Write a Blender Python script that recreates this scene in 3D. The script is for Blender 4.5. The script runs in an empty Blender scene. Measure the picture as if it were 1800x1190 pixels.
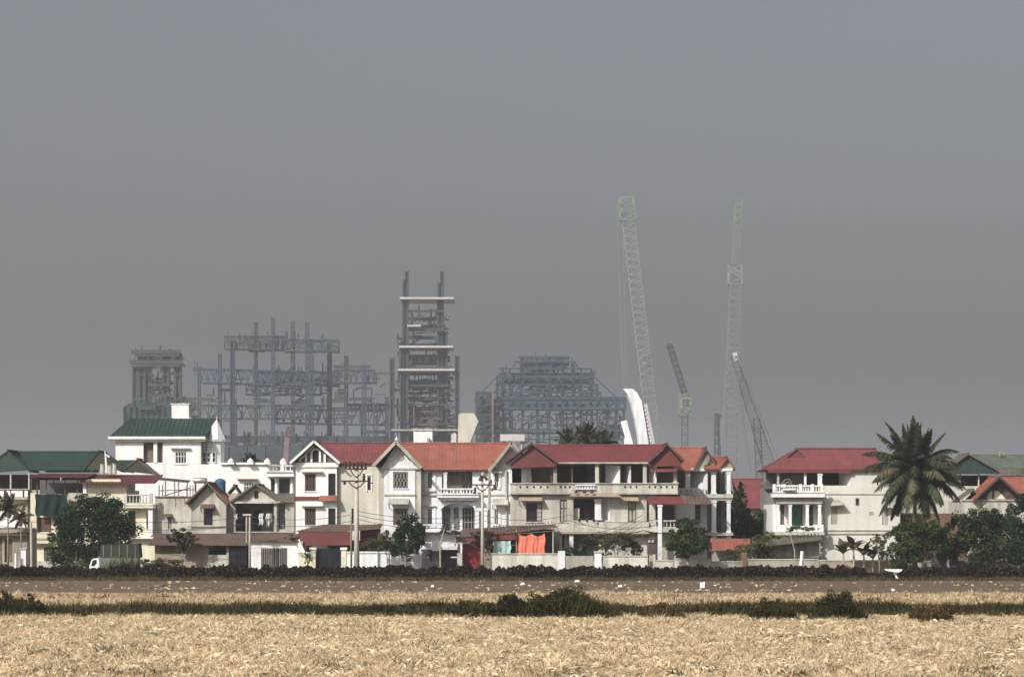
import bpy, math, random
import numpy as np
from mathutils import Vector, noise
random.seed(7); np.random.seed(7)
rng = np.random.default_rng(7)
scene = bpy.context.scene
COL = scene.collection

# ------------------------------------------------------------------ camera, sky, sun, exposure
HOR, F = 915.0, 4500.0            # horizon row and focal length of the picture, in its own pixels
cam = bpy.data.cameras.new('camera'); cam_ob = bpy.data.objects.new('camera', cam); COL.objects.link(cam_ob)
cam_ob.location = (0, 0, 5); cam_ob.rotation_euler = (math.pi/2, 0, 0)
cam.sensor_width = 36; cam.lens = 36*F/1800; cam.shift_y = (HOR-595)/1800
cam.clip_start = 1; cam.clip_end = 9000
scene.camera = cam_ob

SUN_EL, SUN_AZ = math.radians(36), math.radians(217)
sd = Vector((math.sin(SUN_AZ)*math.cos(SUN_EL), math.cos(SUN_AZ)*math.cos(SUN_EL), math.sin(SUN_EL)))
world = bpy.data.worlds.new('World'); scene.world = world; world.use_nodes = True
nt = world.node_tree; nt.nodes.clear()
sky = nt.nodes.new('ShaderNodeTexSky'); sky.sky_type = 'NISHITA'; sky.sun_disc = False
sky.sun_elevation = SUN_EL; sky.sun_rotation = SUN_AZ; sky.dust_density = 6; sky.air_density = 1.0; sky.ozone_density = 1
hs = nt.nodes.new('ShaderNodeHueSaturation'); hs.inputs['Saturation'].default_value = .42
bg = nt.nodes.new('ShaderNodeBackground'); bg.inputs['Strength'].default_value = .090
wo = nt.nodes.new('ShaderNodeOutputWorld')
nt.links.new(sky.outputs[0], hs.inputs['Color']); nt.links.new(hs.outputs[0], bg.inputs[0]); nt.links.new(bg.outputs[0], wo.inputs[0])
sun = bpy.data.lights.new('sun', 'SUN'); sun.energy = 4.6; sun.angle = math.radians(.6); sun.color = (1, .96, .90)
sun_ob = bpy.data.objects.new('sun', sun); COL.objects.link(sun_ob); sun_ob.rotation_euler = sd.to_track_quat('Z', 'Y').to_euler()
sun_ob.location = (0, 0, 60)
vs = scene.view_settings; vs.view_transform = 'Standard'; vs.look = 'None'; vs.exposure = 0; vs.gamma = 1; vs.use_curve_mapping = False
scene.cycles.volume_bounces = 1; scene.cycles.max_bounces = 6; scene.cycles.diffuse_bounces = 2; scene.cycles.glossy_bounces = 2
scene.cycles.use_denoising = True
HAZE_DENSITY, HAZE_COL = .00030, (.625, .66, .735)

# ------------------------------------------------------------------ materials
def mat(name, col, rough=.8, var=.15, scale=.6, stain=0, fine=0, metal=0, bump=0, bscale=6, spec=.25, streak=(1, 1, .15), scol=None, island=0):
    m = bpy.data.materials.new(name); m.use_nodes = True; n = m.node_tree; b = n.nodes['Principled BSDF']
    b.inputs['Roughness'].default_value = rough; b.inputs['Metallic'].default_value = metal
    b.inputs['Specular IOR Level'].default_value = spec
    tc = n.nodes.new('ShaderNodeNewGeometry')
    def nz(sc, vec=None, det=4):
        t = n.nodes.new('ShaderNodeTexNoise'); t.inputs['Scale'].default_value = sc; t.inputs['Detail'].default_value = det
        mp = n.nodes.new('ShaderNodeMapping'); mp.inputs['Scale'].default_value = vec or (1, 1, 1)
        n.links.new(tc.outputs['Position'], mp.inputs[0]); n.links.new(mp.outputs[0], t.inputs['Vector']); return t
    def mix(fac, a, bb):
        x = n.nodes.new('ShaderNodeMix'); x.data_type = 'RGBA'
        for s, v in ((6, a), (7, bb)):
            if hasattr(v, 'links'): n.links.new(v, x.inputs[s])
            else: x.inputs[s].default_value = (*v, 1)
        n.links.new(fac, x.inputs[0]); return x.outputs[2]
    def ramp(o, a, bb):
        r = n.nodes.new('ShaderNodeMapRange'); r.inputs[1].default_value = a; r.inputs[2].default_value = bb; n.links.new(o, r.inputs[0]); return r.outputs[0]
    lo = tuple(c*(1-var) for c in col); hi = tuple(min(1, c*(1+var)) for c in col)
    cur = mix(ramp(nz(scale).outputs[0], .3, .7), lo, hi)
    if fine: cur = mix(ramp(nz(scale*9, det=2).outputs[0], .42, .8), cur, tuple(c*(1-fine) for c in col))
    if stain:
        mr = ramp(nz(1.3, streak, 6).outputs[0], .44, .70)
        mm = n.nodes.new('ShaderNodeMath'); mm.operation = 'MULTIPLY'; mm.inputs[1].default_value = stain; n.links.new(mr, mm.inputs[0])
        cur = mix(mm.outputs[0], cur, scol or tuple(c*.4 for c in col))
    if island:
        hv = n.nodes.new('ShaderNodeHueSaturation'); n.links.new(cur, hv.inputs['Color'])
        r = n.nodes.new('ShaderNodeMapRange'); r.inputs[3].default_value = 1-island; r.inputs[4].default_value = 1+island
        n.links.new(tc.outputs['Random Per Island'], r.inputs[0]); n.links.new(r.outputs[0], hv.inputs['Value']); cur = hv.outputs[0]
    n.links.new(cur, b.inputs['Base Color'])
    if bump:
        bp = n.nodes.new('ShaderNodeBump'); bp.inputs['Strength'].default_value = bump; bp.inputs['Distance'].default_value = .05
        n.links.new(nz(bscale).outputs[0], bp.inputs['Height']); n.links.new(bp.outputs[0], b.inputs['Normal'])
    return m
def tile_mat(name, col, course=.34):     # tiled roof: tiles differ a little, courses cast a fine relief
    m = mat(name, col, .8, .16, .8, stain=.6, fine=.22, streak=(.9, .25, .25), scol=tuple(c*.55+.02 for c in col))
    n = m.node_tree; b = n.nodes['Principled BSDF']
    g = n.nodes.new('ShaderNodeNewGeometry'); sp = n.nodes.new('ShaderNodeSeparateXYZ'); n.links.new(g.outputs['Position'], sp.inputs[0])
    mu = n.nodes.new('ShaderNodeMath'); mu.operation = 'MULTIPLY'; mu.inputs[1].default_value = 1/(course*.5); n.links.new(sp.outputs[2], mu.inputs[0])
    fr = n.nodes.new('ShaderNodeMath'); fr.operation = 'FRACT'; n.links.new(mu.outputs[0], fr.inputs[0])
    bp = n.nodes.new('ShaderNodeBump'); bp.inputs['Strength'].default_value = .5; bp.inputs['Distance'].default_value = .05
    n.links.new(fr.outputs[0], bp.inputs['Height']); n.links.new(bp.outputs[0], b.inputs['Normal'])
    return m
def leaf_mat(name, col, isl=.45, var=.35, tr=.25):
    m = mat(name, col, .85, var, .5, island=isl, spec=.06)
    n = m.node_tree; b = n.nodes['Principled BSDF']; o = n.nodes['Material Output']
    t = n.nodes.new('ShaderNodeBsdfTranslucent'); mx = n.nodes.new('ShaderNodeMixShader'); mx.inputs[0].default_value = tr
    src = b.inputs['Base Color'].links[0].from_socket; n.links.new(src, t.inputs[0])
    n.links.new(b.outputs[0], mx.inputs[1]); n.links.new(t.outputs[0], mx.inputs[2]); n.links.new(mx.outputs[0], o.inputs[0])
    return m
M = dict(
 white=mat('white_paint', (.80, .80, .79), .7, .04, .5, stain=.5, fine=.05, scol=(.52, .50, .45)),
 white2=mat('aged_white_paint', (.74, .75, .78), .75, .06, .5, stain=.6, fine=.08, scol=(.45, .44, .43)),
 dirtyw=mat('mouldy_whitewash', (.62, .60, .54), .9, .12, .8, stain=.75, fine=.25, scol=(.22, .21, .18)),
 cream=mat('cream_tone', (.55, .535, .46), .85, .06, .5, stain=.6, fine=.08, scol=(.38, .36, .30)),  # on the side wall, cream also stands for a face turned from the sun
 pale=mat('pale_side_tone', (.63, .62, .575), .85, .05, .5, stain=.35, fine=.06, scol=(.45, .43, .37)),  # colour also carries the dimmer light on the turned side wall
 yellow=mat('pale_yellow_paint', (.69, .66, .51), .8, .06, .5, stain=.35, scol=(.45, .41, .27)),
 conc=mat('grey_concrete', (.42, .40, .345), .9, .12, .7, stain=.6, fine=.15, scol=(.20, .19, .16)),
 conc2=mat('dirty_render', (.36, .34, .29), .9, .14, .8, stain=.7, fine=.2, scol=(.16, .15, .12)),
 conc3=mat('pale_grey_render', (.52, .505, .45), .9, .14, .7, stain=.8, fine=.22, scol=(.24, .23, .19)),
 pink=mat('bare_brick_render', (.40, .33, .26), .9, .15, 1.4, stain=.5, fine=.3, scol=(.22, .17, .12)),
 brick=mat('red_brick', (.17, .105, .075), .9, .2, 2, fine=.3),
 dark=mat('unlit_interior_tone', (.10, .09, .09), .9, .2, .6),  # dark tone that puts the shade of deep interiors into the colour
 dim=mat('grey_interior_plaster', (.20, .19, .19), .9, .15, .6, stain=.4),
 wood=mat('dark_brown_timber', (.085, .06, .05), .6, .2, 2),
 brownp=mat('brown_board', (.16, .12, .09), .8, .2, 2),
 glass=mat('window_glass', (.022, .022, .026), .12, .2, 1, spec=.5),
 grille=mat('painted_iron_grille', (.36, .35, .31), .6, .1, 3),
 blackiron=mat('dark_iron', (.035, .035, .04), .6, .2, 3),
 maroon=mat('maroon_sheet_metal', (.145, .042, .042), .6, .15, .6, stain=.4, fine=.1, scol=(.12, .06, .05)),
 rust=mat('rusted_brown_sheet', (.15, .10, .085), .85, .2, .8, stain=.5, fine=.2, scol=(.09, .065, .05)),
 redt=tile_mat('crimson_roof_tile', (.19, .056, .06)), redt2=tile_mat('dull_red_roof_sheet', (.17, .045, .048)),
 orange=tile_mat('orange_roof_tile', (.295, .105, .078)), oldt=tile_mat('weathered_clay_tile', (.28, .11, .08)),
 greent=mat('green_sheet_roof', (.024, .046, .038), .55, .12, .5, stain=.3, scol=(.05, .08, .06)),
 greyt=mat('grey_tile_roof', (.13, .115, .09), .85, .2, 1, stain=.4),
 olive=mat('old_olive_cladding', (.055, .055, .035), .8, .2, 1),
 tan=mat('tan_awning_sheet', (.38, .29, .215), .8, .1, 1, stain=.3),
 gtarp=mat('green_net_tarp', (.006, .022, .018), .8, .2, .8),
 teal=mat('pale_teal_cloth', (.36, .50, .50), .9, .08, 1.5), coral=mat('coral_red_cloth', (.70, .19, .13), .9, .15, 1.5),
 cloth=mat('white_cloth', (.8, .8, .8), .9, .05, 2), dcloth=mat('dark_cloth', (.05, .05, .07), .9, .2, 2),
 bluet=mat('blue_plastic', (.05, .11, .20), .45, .1, 1), steelt=mat('stainless_tank', (.45, .45, .44), .35, .1, 1, metal=.6),
 redgate=mat('red_sheet_gate', (.27, .035, .04), .55, .08, 1, stain=.2), bluegate=mat('dark_blue_gate', (.007, .009, .015), .5, .3, 1),
 greengl=mat('green_lacquer', (.02, .13, .08), .3, .3, 2, spec=.5),
 bark=mat('bark', (.20, .17, .13), .95, .25, 3), palebark=mat('pale_bark', (.36, .32, .26), .95, .2, 3),
 pole=mat('concrete_pole', (.47, .45, .38), .9, .08, 1.5, stain=.2),
 insul=mat('brown_insulator', (.06, .03, .025), .3, .1, 3),
 wire=mat('black_cable', (.05, .05, .05), .6, .1, 1),
 ssteel=mat('grey_primer_steel', (.045, .052, .058), .6, .2, .15), bsteel=mat('blue_painted_steel', (.032, .060, .086), .6, .25, .12),
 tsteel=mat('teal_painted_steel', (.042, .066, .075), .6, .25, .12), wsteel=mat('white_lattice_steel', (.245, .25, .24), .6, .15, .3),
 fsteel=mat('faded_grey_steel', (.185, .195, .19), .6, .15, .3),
 psteel=mat('dull_red_steel', (.13, .085, .085), .6, .2, .2), gsteel=mat('green_crane_steel', (.17, .24, .16), .6, .2, .5),
 rsteel=mat('pale_red_boom_steel', (.20, .14, .14), .6, .2, .3),
 board=mat('pale_floor_edge', (.50, .47, .46), .8, .08, .5), net=mat('dark_green_netting', (.015, .06, .045), .9, .3, .3),
 hedge=leaf_mat('purple_brown_hedge', (.026, .018, .016), .5, .4, .1),
 dleaf=leaf_mat('dark_green_leaf', (.022, .048, .024), .5), mleaf=leaf_mat('mid_green_leaf', (.045, .078, .026), .5),
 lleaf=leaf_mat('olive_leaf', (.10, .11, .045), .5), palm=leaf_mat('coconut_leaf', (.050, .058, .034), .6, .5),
 palm2=leaf_mat('sunlit_coconut_leaf', (.105, .105, .060), .6, .5),  # lighter copy of the coconut leaf, sunlight put into its colour
 dry=leaf_mat('dry_brown_leaf', (.085, .07, .04), .5), weed=leaf_mat('ditch_weed', (.046, .043, .017), .95, .5),
 weed2=leaf_mat('ditch_grass', (.095, .064, .030), .9, .5), far=leaf_mat('distant_leaf', (.03, .045, .03), .4),
 straw=leaf_mat('dry_rice_straw', (.57, .45, .29), .55, .3, .15), straw2=leaf_mat('pale_straw', (.58, .50, .345), .4, .28, .15),
 straw3=leaf_mat('dull_old_straw', (.50, .40, .26), .5, .3, .15),
 soil=mat('field_soil', (.36, .26, .15), .95, .25, 1.2, fine=.35, bump=1, bscale=5),
 earth=mat('ploughed_brown_earth', (.135, .093, .062), .95, .3, .7, fine=.45, bump=.6, bscale=3, stain=.4, streak=(.3, 1, 1), scol=(.22, .18, .12)),
 land=mat('village_ground', (.17, .15, .11), .95, .2, .1, fine=.2),
 litter=mat('white_plastic_litter', (.8, .8, .78), .6, .05, 2),
 truckw=mat('white_truck_paint', (.8, .8, .8), .35, .03, 1), truckg=mat('grey_truck_side', (.17, .17, .155), .5, .1, 1), canvas=mat('olive_canvas', (.036, .042, .031), .9, .15, 1, stain=.3),  # canvas darkened in colour for the shade over the truck
 rubber=mat('tyre_rubber', (.02, .02, .02), .9, .1, 2),
)

# ------------------------------------------------------------------ mesh helpers
CY = 250.0
def at(Y):
    global CY; CY = float(Y)
def px(v): return (v-900)*CY/F
def pz(v): return 5+(HOR-v)*CY/F
def V(x, y, z): return Vector((x, y, z))
class MB:
    def __init__(s): s.v = []; s.f = []
    def add(s, vs_, fs): 
        n = len(s.v); s.v += [tuple(p) for p in vs_]; s.f += [tuple(i+n for i in f) for f in fs]; return s
    def box(s, x0, x1, y0, y1, z0, z1):
        return s.add([(x0,y0,z0),(x1,y0,z0),(x1,y1,z0),(x0,y1,z0),(x0,y0,z1),(x1,y0,z1),(x1,y1,z1),(x0,y1,z1)],
                     [(0,3,2,1),(4,5,6,7),(0,1,5,4),(1,2,6,5),(2,3,7,6),(3,0,4,7)])
    def pb(s, a, b, t, u, y0, y1):       # picture columns a..b, rows t..u at the current depth scale
        return s.box(px(a), px(b), y0, y1, pz(u), pz(t))
    def bar(s, p, q, w, h=None):
        p, q = Vector(p), Vector(q); d = (q-p).normalized(); h = h or w
        up = Vector((0, 0, 1)) if abs(d.z) < .95 else Vector((0, 1, 0))
        a = d.cross(up).normalized()*w/2; b = d.cross(a).normalized()*h/2
        return s.add([p-a-b, p+a-b, p+a+b, p-a+b, q-a-b, q+a-b, q+a+b, q-a+b],
                     [(0,1,2,3),(7,6,5,4),(0,4,5,1),(1,5,6,2),(2,6,7,3),(3,7,4,0)])
    def tube(s, pts, rad, n=8, cap=True):
        pts = [Vector(p) for p in pts]; rad = rad if isinstance(rad, (list, tuple)) else [rad]*len(pts); n0 = len(s.v)
        for i, p in enumerate(pts):
            d = (pts[min(i+1, len(pts)-1)]-pts[max(i-1, 0)]).normalized()
            up = Vector((0, 0, 1)) if abs(d.z) < .9 else Vector((0, 1, 0))
            a = d.cross(up).normalized(); b = d.cross(a)
            for k in range(n):
                t = 2*math.pi*k/n; s.v.append(tuple(p+(a*math.cos(t)+b*math.sin(t))*rad[i]))
        for i in range(len(pts)-1):
            for k in range(n):
                s.f.append((n0+i*n+k, n0+i*n+(k+1) % n, n0+(i+1)*n+(k+1) % n, n0+(i+1)*n+k))
        if cap: s.f.append(tuple(n0+k for k in range(n))[::-1]); s.f.append(tuple(n0+(len(pts)-1)*n+k for k in range(n)))
        return s
    def lathe(s, x, y, prof, n=10):      # prof: (radius, z)
        n0 = len(s.v)
        for r, z in prof:
            for k in range(n): t = 2*math.pi*k/n; s.v.append((x+r*math.cos(t), y+r*math.sin(t), z))
        for i in range(len(prof)-1):
            for k in range(n): s.f.append((n0+i*n+k, n0+i*n+(k+1) % n, n0+(i+1)*n+(k+1) % n, n0+(i+1)*n+k))
        s.f.append(tuple(n0+k for k in range(n))[::-1]); s.f.append(tuple(n0+(len(prof)-1)*n+k for k in range(n)))
        return s
    def prism(s, poly, y0, y1):          # poly: (x, z) outline, extruded in depth
        n = len(poly); return s.add([(x, y0, z) for x, z in poly]+[(x, y1, z) for x, z in poly],
            [tuple(range(n)), tuple(range(2*n-1, n-1, -1))]+[(i, (i+n), (i+1) % n+n, (i+1) % n) for i in range(n)])
    def slab(s, pts, t):                 # planar polygon in space, thickness t downwards along its normal
        pts = [Vector(p) for p in pts]; nrm = (pts[1]-pts[0]).cross(pts[-1]-pts[0]).normalized()
        if nrm.z < 0: nrm = -nrm
        n = len(pts); lo = [p-nrm*t for p in pts]
        return s.add(pts+lo, [tuple(range(n)), tuple(range(2*n-1, n-1, -1))]+[(i, i+n, (i+1) % n+n, (i+1) % n) for i in range(n)])
    def roof(s, pts, t=.1, step=.34, r=.024):   # slab plus raised ribs from eave (first edge) up the slope
        s.slab(pts, t); pts = [Vector(p) for p in pts]
        e = (pts[1]-pts[0]).normalized(); nrm = (pts[1]-pts[0]).cross(pts[-1]-pts[0]).normalized()
        if nrm.z < 0: nrm = -nrm
        up = nrm.cross(e); up = up if up.z > 0 else -up
        uv = [((p-pts[0]).dot(e), (p-pts[0]).dot(up)) for p in pts]
        u0, u1 = min(a for a, _ in uv), max(a for a, _ in uv); k = max(1, int((u1-u0)/step)); 
        for i in range(k):
            u = u0+(i+.5)*(u1-u0)/k; hits = []
            for j in range(len(uv)):
                (a, b), (c, d) = uv[j], uv[(j+1) % len(uv)]
                if (a-u)*(c-u) < 0: hits.append(b+(d-b)*(u-a)/(c-a))
            if len(hits) >= 2 and max(hits)-min(hits) > .1:
                p = pts[0]+e*u+up*min(hits)+nrm*r*.3; q = pts[0]+e*u+up*max(hits)+nrm*r*.3
                s.bar(p, q, r*2, r*1.4)
        return s
    def fac(s, x0, x1, z0, z1, y, holes, d=.22):   # wall face with real openings d deep
        holes = [(max(x0, a), min(x1, b), max(z0, c), min(z1, e)) for a, b, c, e in holes]
        xs = sorted({x0, x1, *[h[0] for h in holes], *[h[1] for h in holes]}); zs = sorted({z0, z1, *[h[2] for h in holes], *[h[3] for h in holes]})
        for i in range(len(xs)-1):
            for j in range(len(zs)-1):
                cx, cz = (xs[i]+xs[i+1])/2, (zs[j]+zs[j+1])/2
                if any(a < cx < b and c < cz < e for a, b, c, e in holes): continue
                s.add([(xs[i],y,zs[j]),(xs[i+1],y,zs[j]),(xs[i+1],y,zs[j+1]),(xs[i],y,zs[j+1])], [(0,1,2,3)])
        for a, b, c, e in holes:
            s.add([(a,y,c),(b,y,c),(b,y,e),(a,y,e),(a,y+d,c),(b,y+d,c),(b,y+d,e),(a,y+d,e)], [(0,4,5,1),(1,5,6,2),(2,6,7,3),(3,7,4,0)])
        return s
    def shell(s, a, b, t, u, y0, y1, holes=(), d=.22):   # house body: picture box with openings in its front
        x0, x1, z0, z1 = px(a), px(b), pz(u), pz(t)
        s.fac(x0, x1, z0, z1, y0, [(px(h[0]), px(h[1]), pz(h[3]), pz(h[2])) for h in holes], d)
        return s.add([(x0,y0,z0),(x1,y0,z0),(x1,y1,z0),(x0,y1,z0),(x0,y0,z1),(x1,y0,z1),(x1,y1,z1),(x0,y1,z1)],
                     [(0,3,2,1),(4,5,6,7),(1,2,6,5),(2,3,7,6),(3,0,4,7)])
    def b(s, name, m, parent=None, kind=None, label=None, smooth=False):
        me = bpy.data.meshes.new(name); off = wl(parent) if parent else Vector((0, 0, 0))
        me.from_pydata([(x-off.x, y-off.y, z-off.z) for x, y, z in s.v], [], s.f); me.update()
        me.materials.append(M[m] if isinstance(m, str) else m)
        if smooth: me.polygons.foreach_set('use_smooth', [True]*len(me.polygons))
        o = bpy.data.objects.new(name, me); COL.objects.link(o)
        if parent: o.parent = parent
        if kind: o['kind'] = kind
        if label: o['label'] = label
        return o
WL = {}
def wl(o):
    v = Vector((0, 0, 0))
    while o is not None: v += Vector(o.location); o = o.parent
    return v
def thing(name, label, cat, x, y, z=0, group=None):
    o = bpy.data.objects.new(name, None); COL.objects.link(o); o.location = (x, y, z); o.empty_display_size = .5
    o['label'] = label; o['category'] = cat
    if group: o['group'] = group
    return o
def tag(o, label, cat, group=None, kind=None):
    o['label'] = label
    if cat: o['category'] = cat
    if group: o['group'] = group
    if kind: o['kind'] = kind
    return o
def npmesh(name, verts, faces, m, parent=None, kind=None):    # verts (n,3), faces (k,3|4) numpy
    me = bpy.data.meshes.new(name); k, c = faces.shape
    if parent is not None: verts = verts-np.array(wl(parent))
    me.vertices.add(len(verts)); me.vertices.foreach_set('co', verts.astype(np.float32).ravel())
    me.loops.add(k*c); me.loops.foreach_set('vertex_index', faces.astype(np.int32).ravel())
    me.polygons.add(k); me.polygons.foreach_set('loop_start', np.arange(0, k*c, c, dtype=np.int32)); me.polygons.foreach_set('loop_total', np.full(k, c, dtype=np.int32))
    me.update(calc_edges=True); me.materials.append(M[m])
    o = bpy.data.objects.new(name, me); COL.objects.link(o)
    if parent is not None: o.parent = parent
    if kind: o['kind'] = kind
    return o
def leaves(C, S, size, tilt=1.0, asp=.45):   # a leaf-shaped quad at each centre
    n = len(C); a = rng.uniform(0, 2*np.pi, n); d = np.stack([np.cos(a), np.sin(a), rng.normal(-.1, .6, n)*tilt], 1); d /= np.linalg.norm(d, axis=1)[:, None]
    r = rng.normal(0, 1, (n, 3)); w = np.cross(d, r); w /= np.linalg.norm(w, axis=1)[:, None]
    L = (size*rng.uniform(.6, 1.4, n)*S)[:, None]; d = d*L; w = w*L*asp
    v = np.stack([C-d*.5, C+w*.5, C+d*.5, C-w*.5], 1).reshape(-1, 3)
    return v, np.arange(4*n).reshape(n, 4)
def blob_points(blobs, n, sub=14, spread=.26):   # blobs: (x,y,z,rx,ry,rz); clumps on each blob, leaves round each clump
    vol = np.array([b[3]*b[5] for b in blobs]); pts = []
    for b, w in zip(blobs, vol/vol.sum()):
        c = np.array(b[:3]); r = np.array(b[3:]); k = int(n*w)+1
        u = rng.normal(0, 1, (sub, 3)); u /= np.linalg.norm(u, axis=1)[:, None]; u *= rng.uniform(.35, 1.08, (sub, 1)); 
        i = rng.integers(0, sub, k); g = rng.normal(0, 1, (k, 3)); g /= np.linalg.norm(g, axis=1)[:, None]; g *= rng.uniform(.2, 1, (k, 1))**.5
        s = rng.uniform(.5, 1.35, sub)[i][:, None]
        pts.append(c+r*(u[i]+g*spread*s))
    return np.concatenate(pts)
def tree(name, label, cat, base_px, Y, blobs, m='dleaf', n=6000, size=.24, trunk_r=.14, barkm='bark', group=None, base_y=1003, sub=16, limbs=True, spread=.3):
    at(Y); x = px(base_px); z0 = 0; name = name if cat == 'tree' else cat
    t = thing(name, label, cat, x, Y, 0, group)
    bl = []
    for (bx, by, rx, ry) in blobs:
        k = Y/F; bl.append((px(bx), Y+rng.uniform(-.4, .4)*rx*k*.6, max(pz(by), .3), rx*k, rx*k*.8, ry*k))
    P = blob_points(bl, n, sub, spread); P = P[P[:, 2] > .05]; v, f = leaves(P, 1, size)
    npmesh('crown', v, f, m, t)
    if n >= 3000:
        Q = blob_points(bl, n//9, sub, spread*1.1); Q = Q[Q[:, 2] > .05]; v, f = leaves(Q, 1, size*.9); npmesh('highlight_leaves', v, f, 'lleaf', t)  # scattered olive leaves put the crown's yellow highlights into colour
    tr = MB(); top = max(b[2] for b in bl); fork = V(x, Y, max(.4, min(b[2] for b in bl)*.75))
    tr.tube([V(x, Y, -.1), V(x+.06, Y, fork.z*.5), fork], [trunk_r*1.2, trunk_r, trunk_r*.85], 7)
    for b in bl:
        c = V(b[0], b[1], b[2]); mid = fork.lerp(c, .5)+V(random.uniform(-.2, .2), 0, .15)
        tr.tube([fork-V(0,0,.1), mid, c], [trunk_r*.6, trunk_r*.4, trunk_r*.12], 5)
        for _ in range(3):
            e = c+V(random.uniform(-1, 1)*b[3]*.8, random.uniform(-1, 1)*b[4]*.8, random.uniform(-.3, .9)*b[5]*.8)
            tr.tube([mid, mid.lerp(e, .6)+V(0, 0, .1), e], [trunk_r*.3, trunk_r*.2, trunk_r*.06], 4)
    tr.b('trunk', barkm, t, smooth=True)
    return t

# ------------------------------------------------------------------ building parts
def window(parent, a, b, t, u, y, frame='wood', style='bars', pane='glass', n=4, bar='grille', fw=1.2, sill=True, lab=None):
    """frame, pane, grille or glazing bars set inside the opening a..b, t..u of a wall whose face is at y"""
    f = MB(); x0, x1, z0, z1 = px(a), px(b), pz(u), pz(t); w = fw*CY/F
    f.box(x0, x0+w, y+.03, y+.13, z0, z1); f.box(x1-w, x1, y+.03, y+.13, z0, z1)
    f.box(x0+w, x1-w, y+.03, y+.13, z1-w, z1); f.box(x0+w, x1-w, y+.03, y+.13, z0, z0+w)
    o = f.b('window', frame, parent, label=lab)
    MB().box(x0+w*.5, x1-w*.5, y+.14, y+.17, z0+w*.5, z1-w*.5).b('pane', pane, o)
    if style == 'bars':
        g = MB(); k = n
        for i in range(k):
            x = x0+w+(x1-x0-2*w)*(i+.5)/k; g.box(x-.022, x+.022, y+.05, y+.08, z0+w, z1-w)
        for fr in (.33, .66): g.box(x0+w, x1-w, y+.055, y+.075, z0+(z1-z0)*fr-.02, z0+(z1-z0)*fr+.02)
        g.b('grille', bar, o, kind='stuff')
    elif style == 'chain':                # vertical chains of rings
        g = MB(); k = n; cw = (x1-x0-2*w)/k
        for i in range(k):
            xc = x0+w+cw*(i+.5); rw = cw*.36
            for (zz0, zz1) in ((z0+w, (z0+z1)/2), ((z0+z1)/2, z1-w)):
                h = zz1-zz0; pts = [(xc, zz0), (xc+rw, zz0+h*.2), (xc+rw, zz1-h*.2), (xc, zz1), (xc-rw, zz1-h*.2), (xc-rw, zz0+h*.2), (xc, zz0)]
                for (p, q) in zip(pts, pts[1:]): g.bar((p[0], y+.06, p[1]), (q[0], y+.06, q[1]), .045)
        g.b('grille', bar, o, kind='stuff')
    elif style == 'glaze':                # casement bars
        g = MB()
        for i in range(1, n): x = x0+(x1-x0)*i/n; g.box(x-.035, x+.035, y+.06, y+.135, z0+w, z1-w)
        g.box(x0+w, x1-w, y+.062, y+.133, z0+(z1-z0)*.62-.03, z0+(z1-z0)*.62+.03)
        g.b('glazing_bar', frame if bar == 'grille' else bar, o)
    elif style == 'open':                 # one sash stands ajar, with panes in it
        g = MB(); xm = x0+(x1-x0)*.66
        for x in (xm, x1-.06): g.bar((x, y-.02, z0+w), (x, y-.02, z1-w), .05)
        for k in range(5): z = z0+w+(z1-z0-2*w)*k/4; g.bar((xm, y-.02, z), (x1-.06, y-.02, z), .045)
        s = g.b('sash', 'wood', o); MB().box(xm+.03, x1-.09, y-.015, y-.005, z0+w, z1-w).b('sash_glass', 'grille', o)
    if sill: MB().box(x0-.08, x1+.08, y-.10, y-.003, z0-.09, z0-.003).b('sill', parent.get('trim', 'white'), o)
    return o
def hood(parent, a, b, t, y, out=.35, th=.12, m='white', name='window_hood'):
    return MB().box(px(a), px(b), y-out, y-.003, pz(t)-th, pz(t)).b(name, m, parent)
def awning(parent, a, b, t, u, y, out=.9, m='tan', sides=True, skew=0):
    x0, x1, zt, zb = px(a), px(b), pz(t), pz(u); mb = MB()
    mb.roof([(x0, y-out, zb), (x1, y-out, zb), (x1+skew, y-.01, zt), (x0-skew, y-.01, zt)], .04, .3, .03)
    for x in (x0+.05, x1-.05): mb.bar((x, y-out+.05, zb-.05), (x, y-.02, zb-.35), .04); mb.bar((x, y-.03, zb-.4), (x, y-.03, zt-.08), .04)
    return mb.b('awning', m, parent)
def column(parent, pc, w, t, u, y, m='white', cap=True, name='column'):
    r = w*CY/F/2; x = px(pc); mb = MB().box(x-r, x+r, y-r, y+r, pz(u), pz(t))
    if cap: mb.box(x-r*1.35, x+r*1.35, y-r*1.35, y+r*1.35, pz(t)-.22, pz(t)-.08); mb.box(x-r*1.25, x+r*1.25, y-r*1.25, y+r*1.25, pz(u)+.003, pz(u)+.14)
    return mb.b(name, m, parent)
def balustrade(parent, a, b, t, u, y, m='white', step=.24, rail=.12, posts=()):
    x0, x1, z0, z1 = px(a), px(b), pz(u), pz(t); mb = MB()
    mb.box(x0, x1, y-.09, y+.09, z1-rail, z1); mb.box(x0, x1, y-.09, y+.09, z0, z0+rail)
    o = mb.b('balustrade', m, parent); n = max(2, int((x1-x0)/step)); bm = MB(); h = z1-z0-2*rail; zb = z0+rail
    for i in range(n):
        x = x0+(i+.5)*(x1-x0)/n
        bm.lathe(x, y, [(.05, zb), (.075, zb+h*.3), (.035, zb+h*.6), (.04, zb+h*.9), (.06, zb+h)], 6)
    bm.b('baluster', m, o, kind='stuff')
    for p in posts: MB().box(px(p)-.14, px(p)+.14, y-.14, y+.14, z0, z1+.1).b('newel_post', m, o)
    return o
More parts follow.
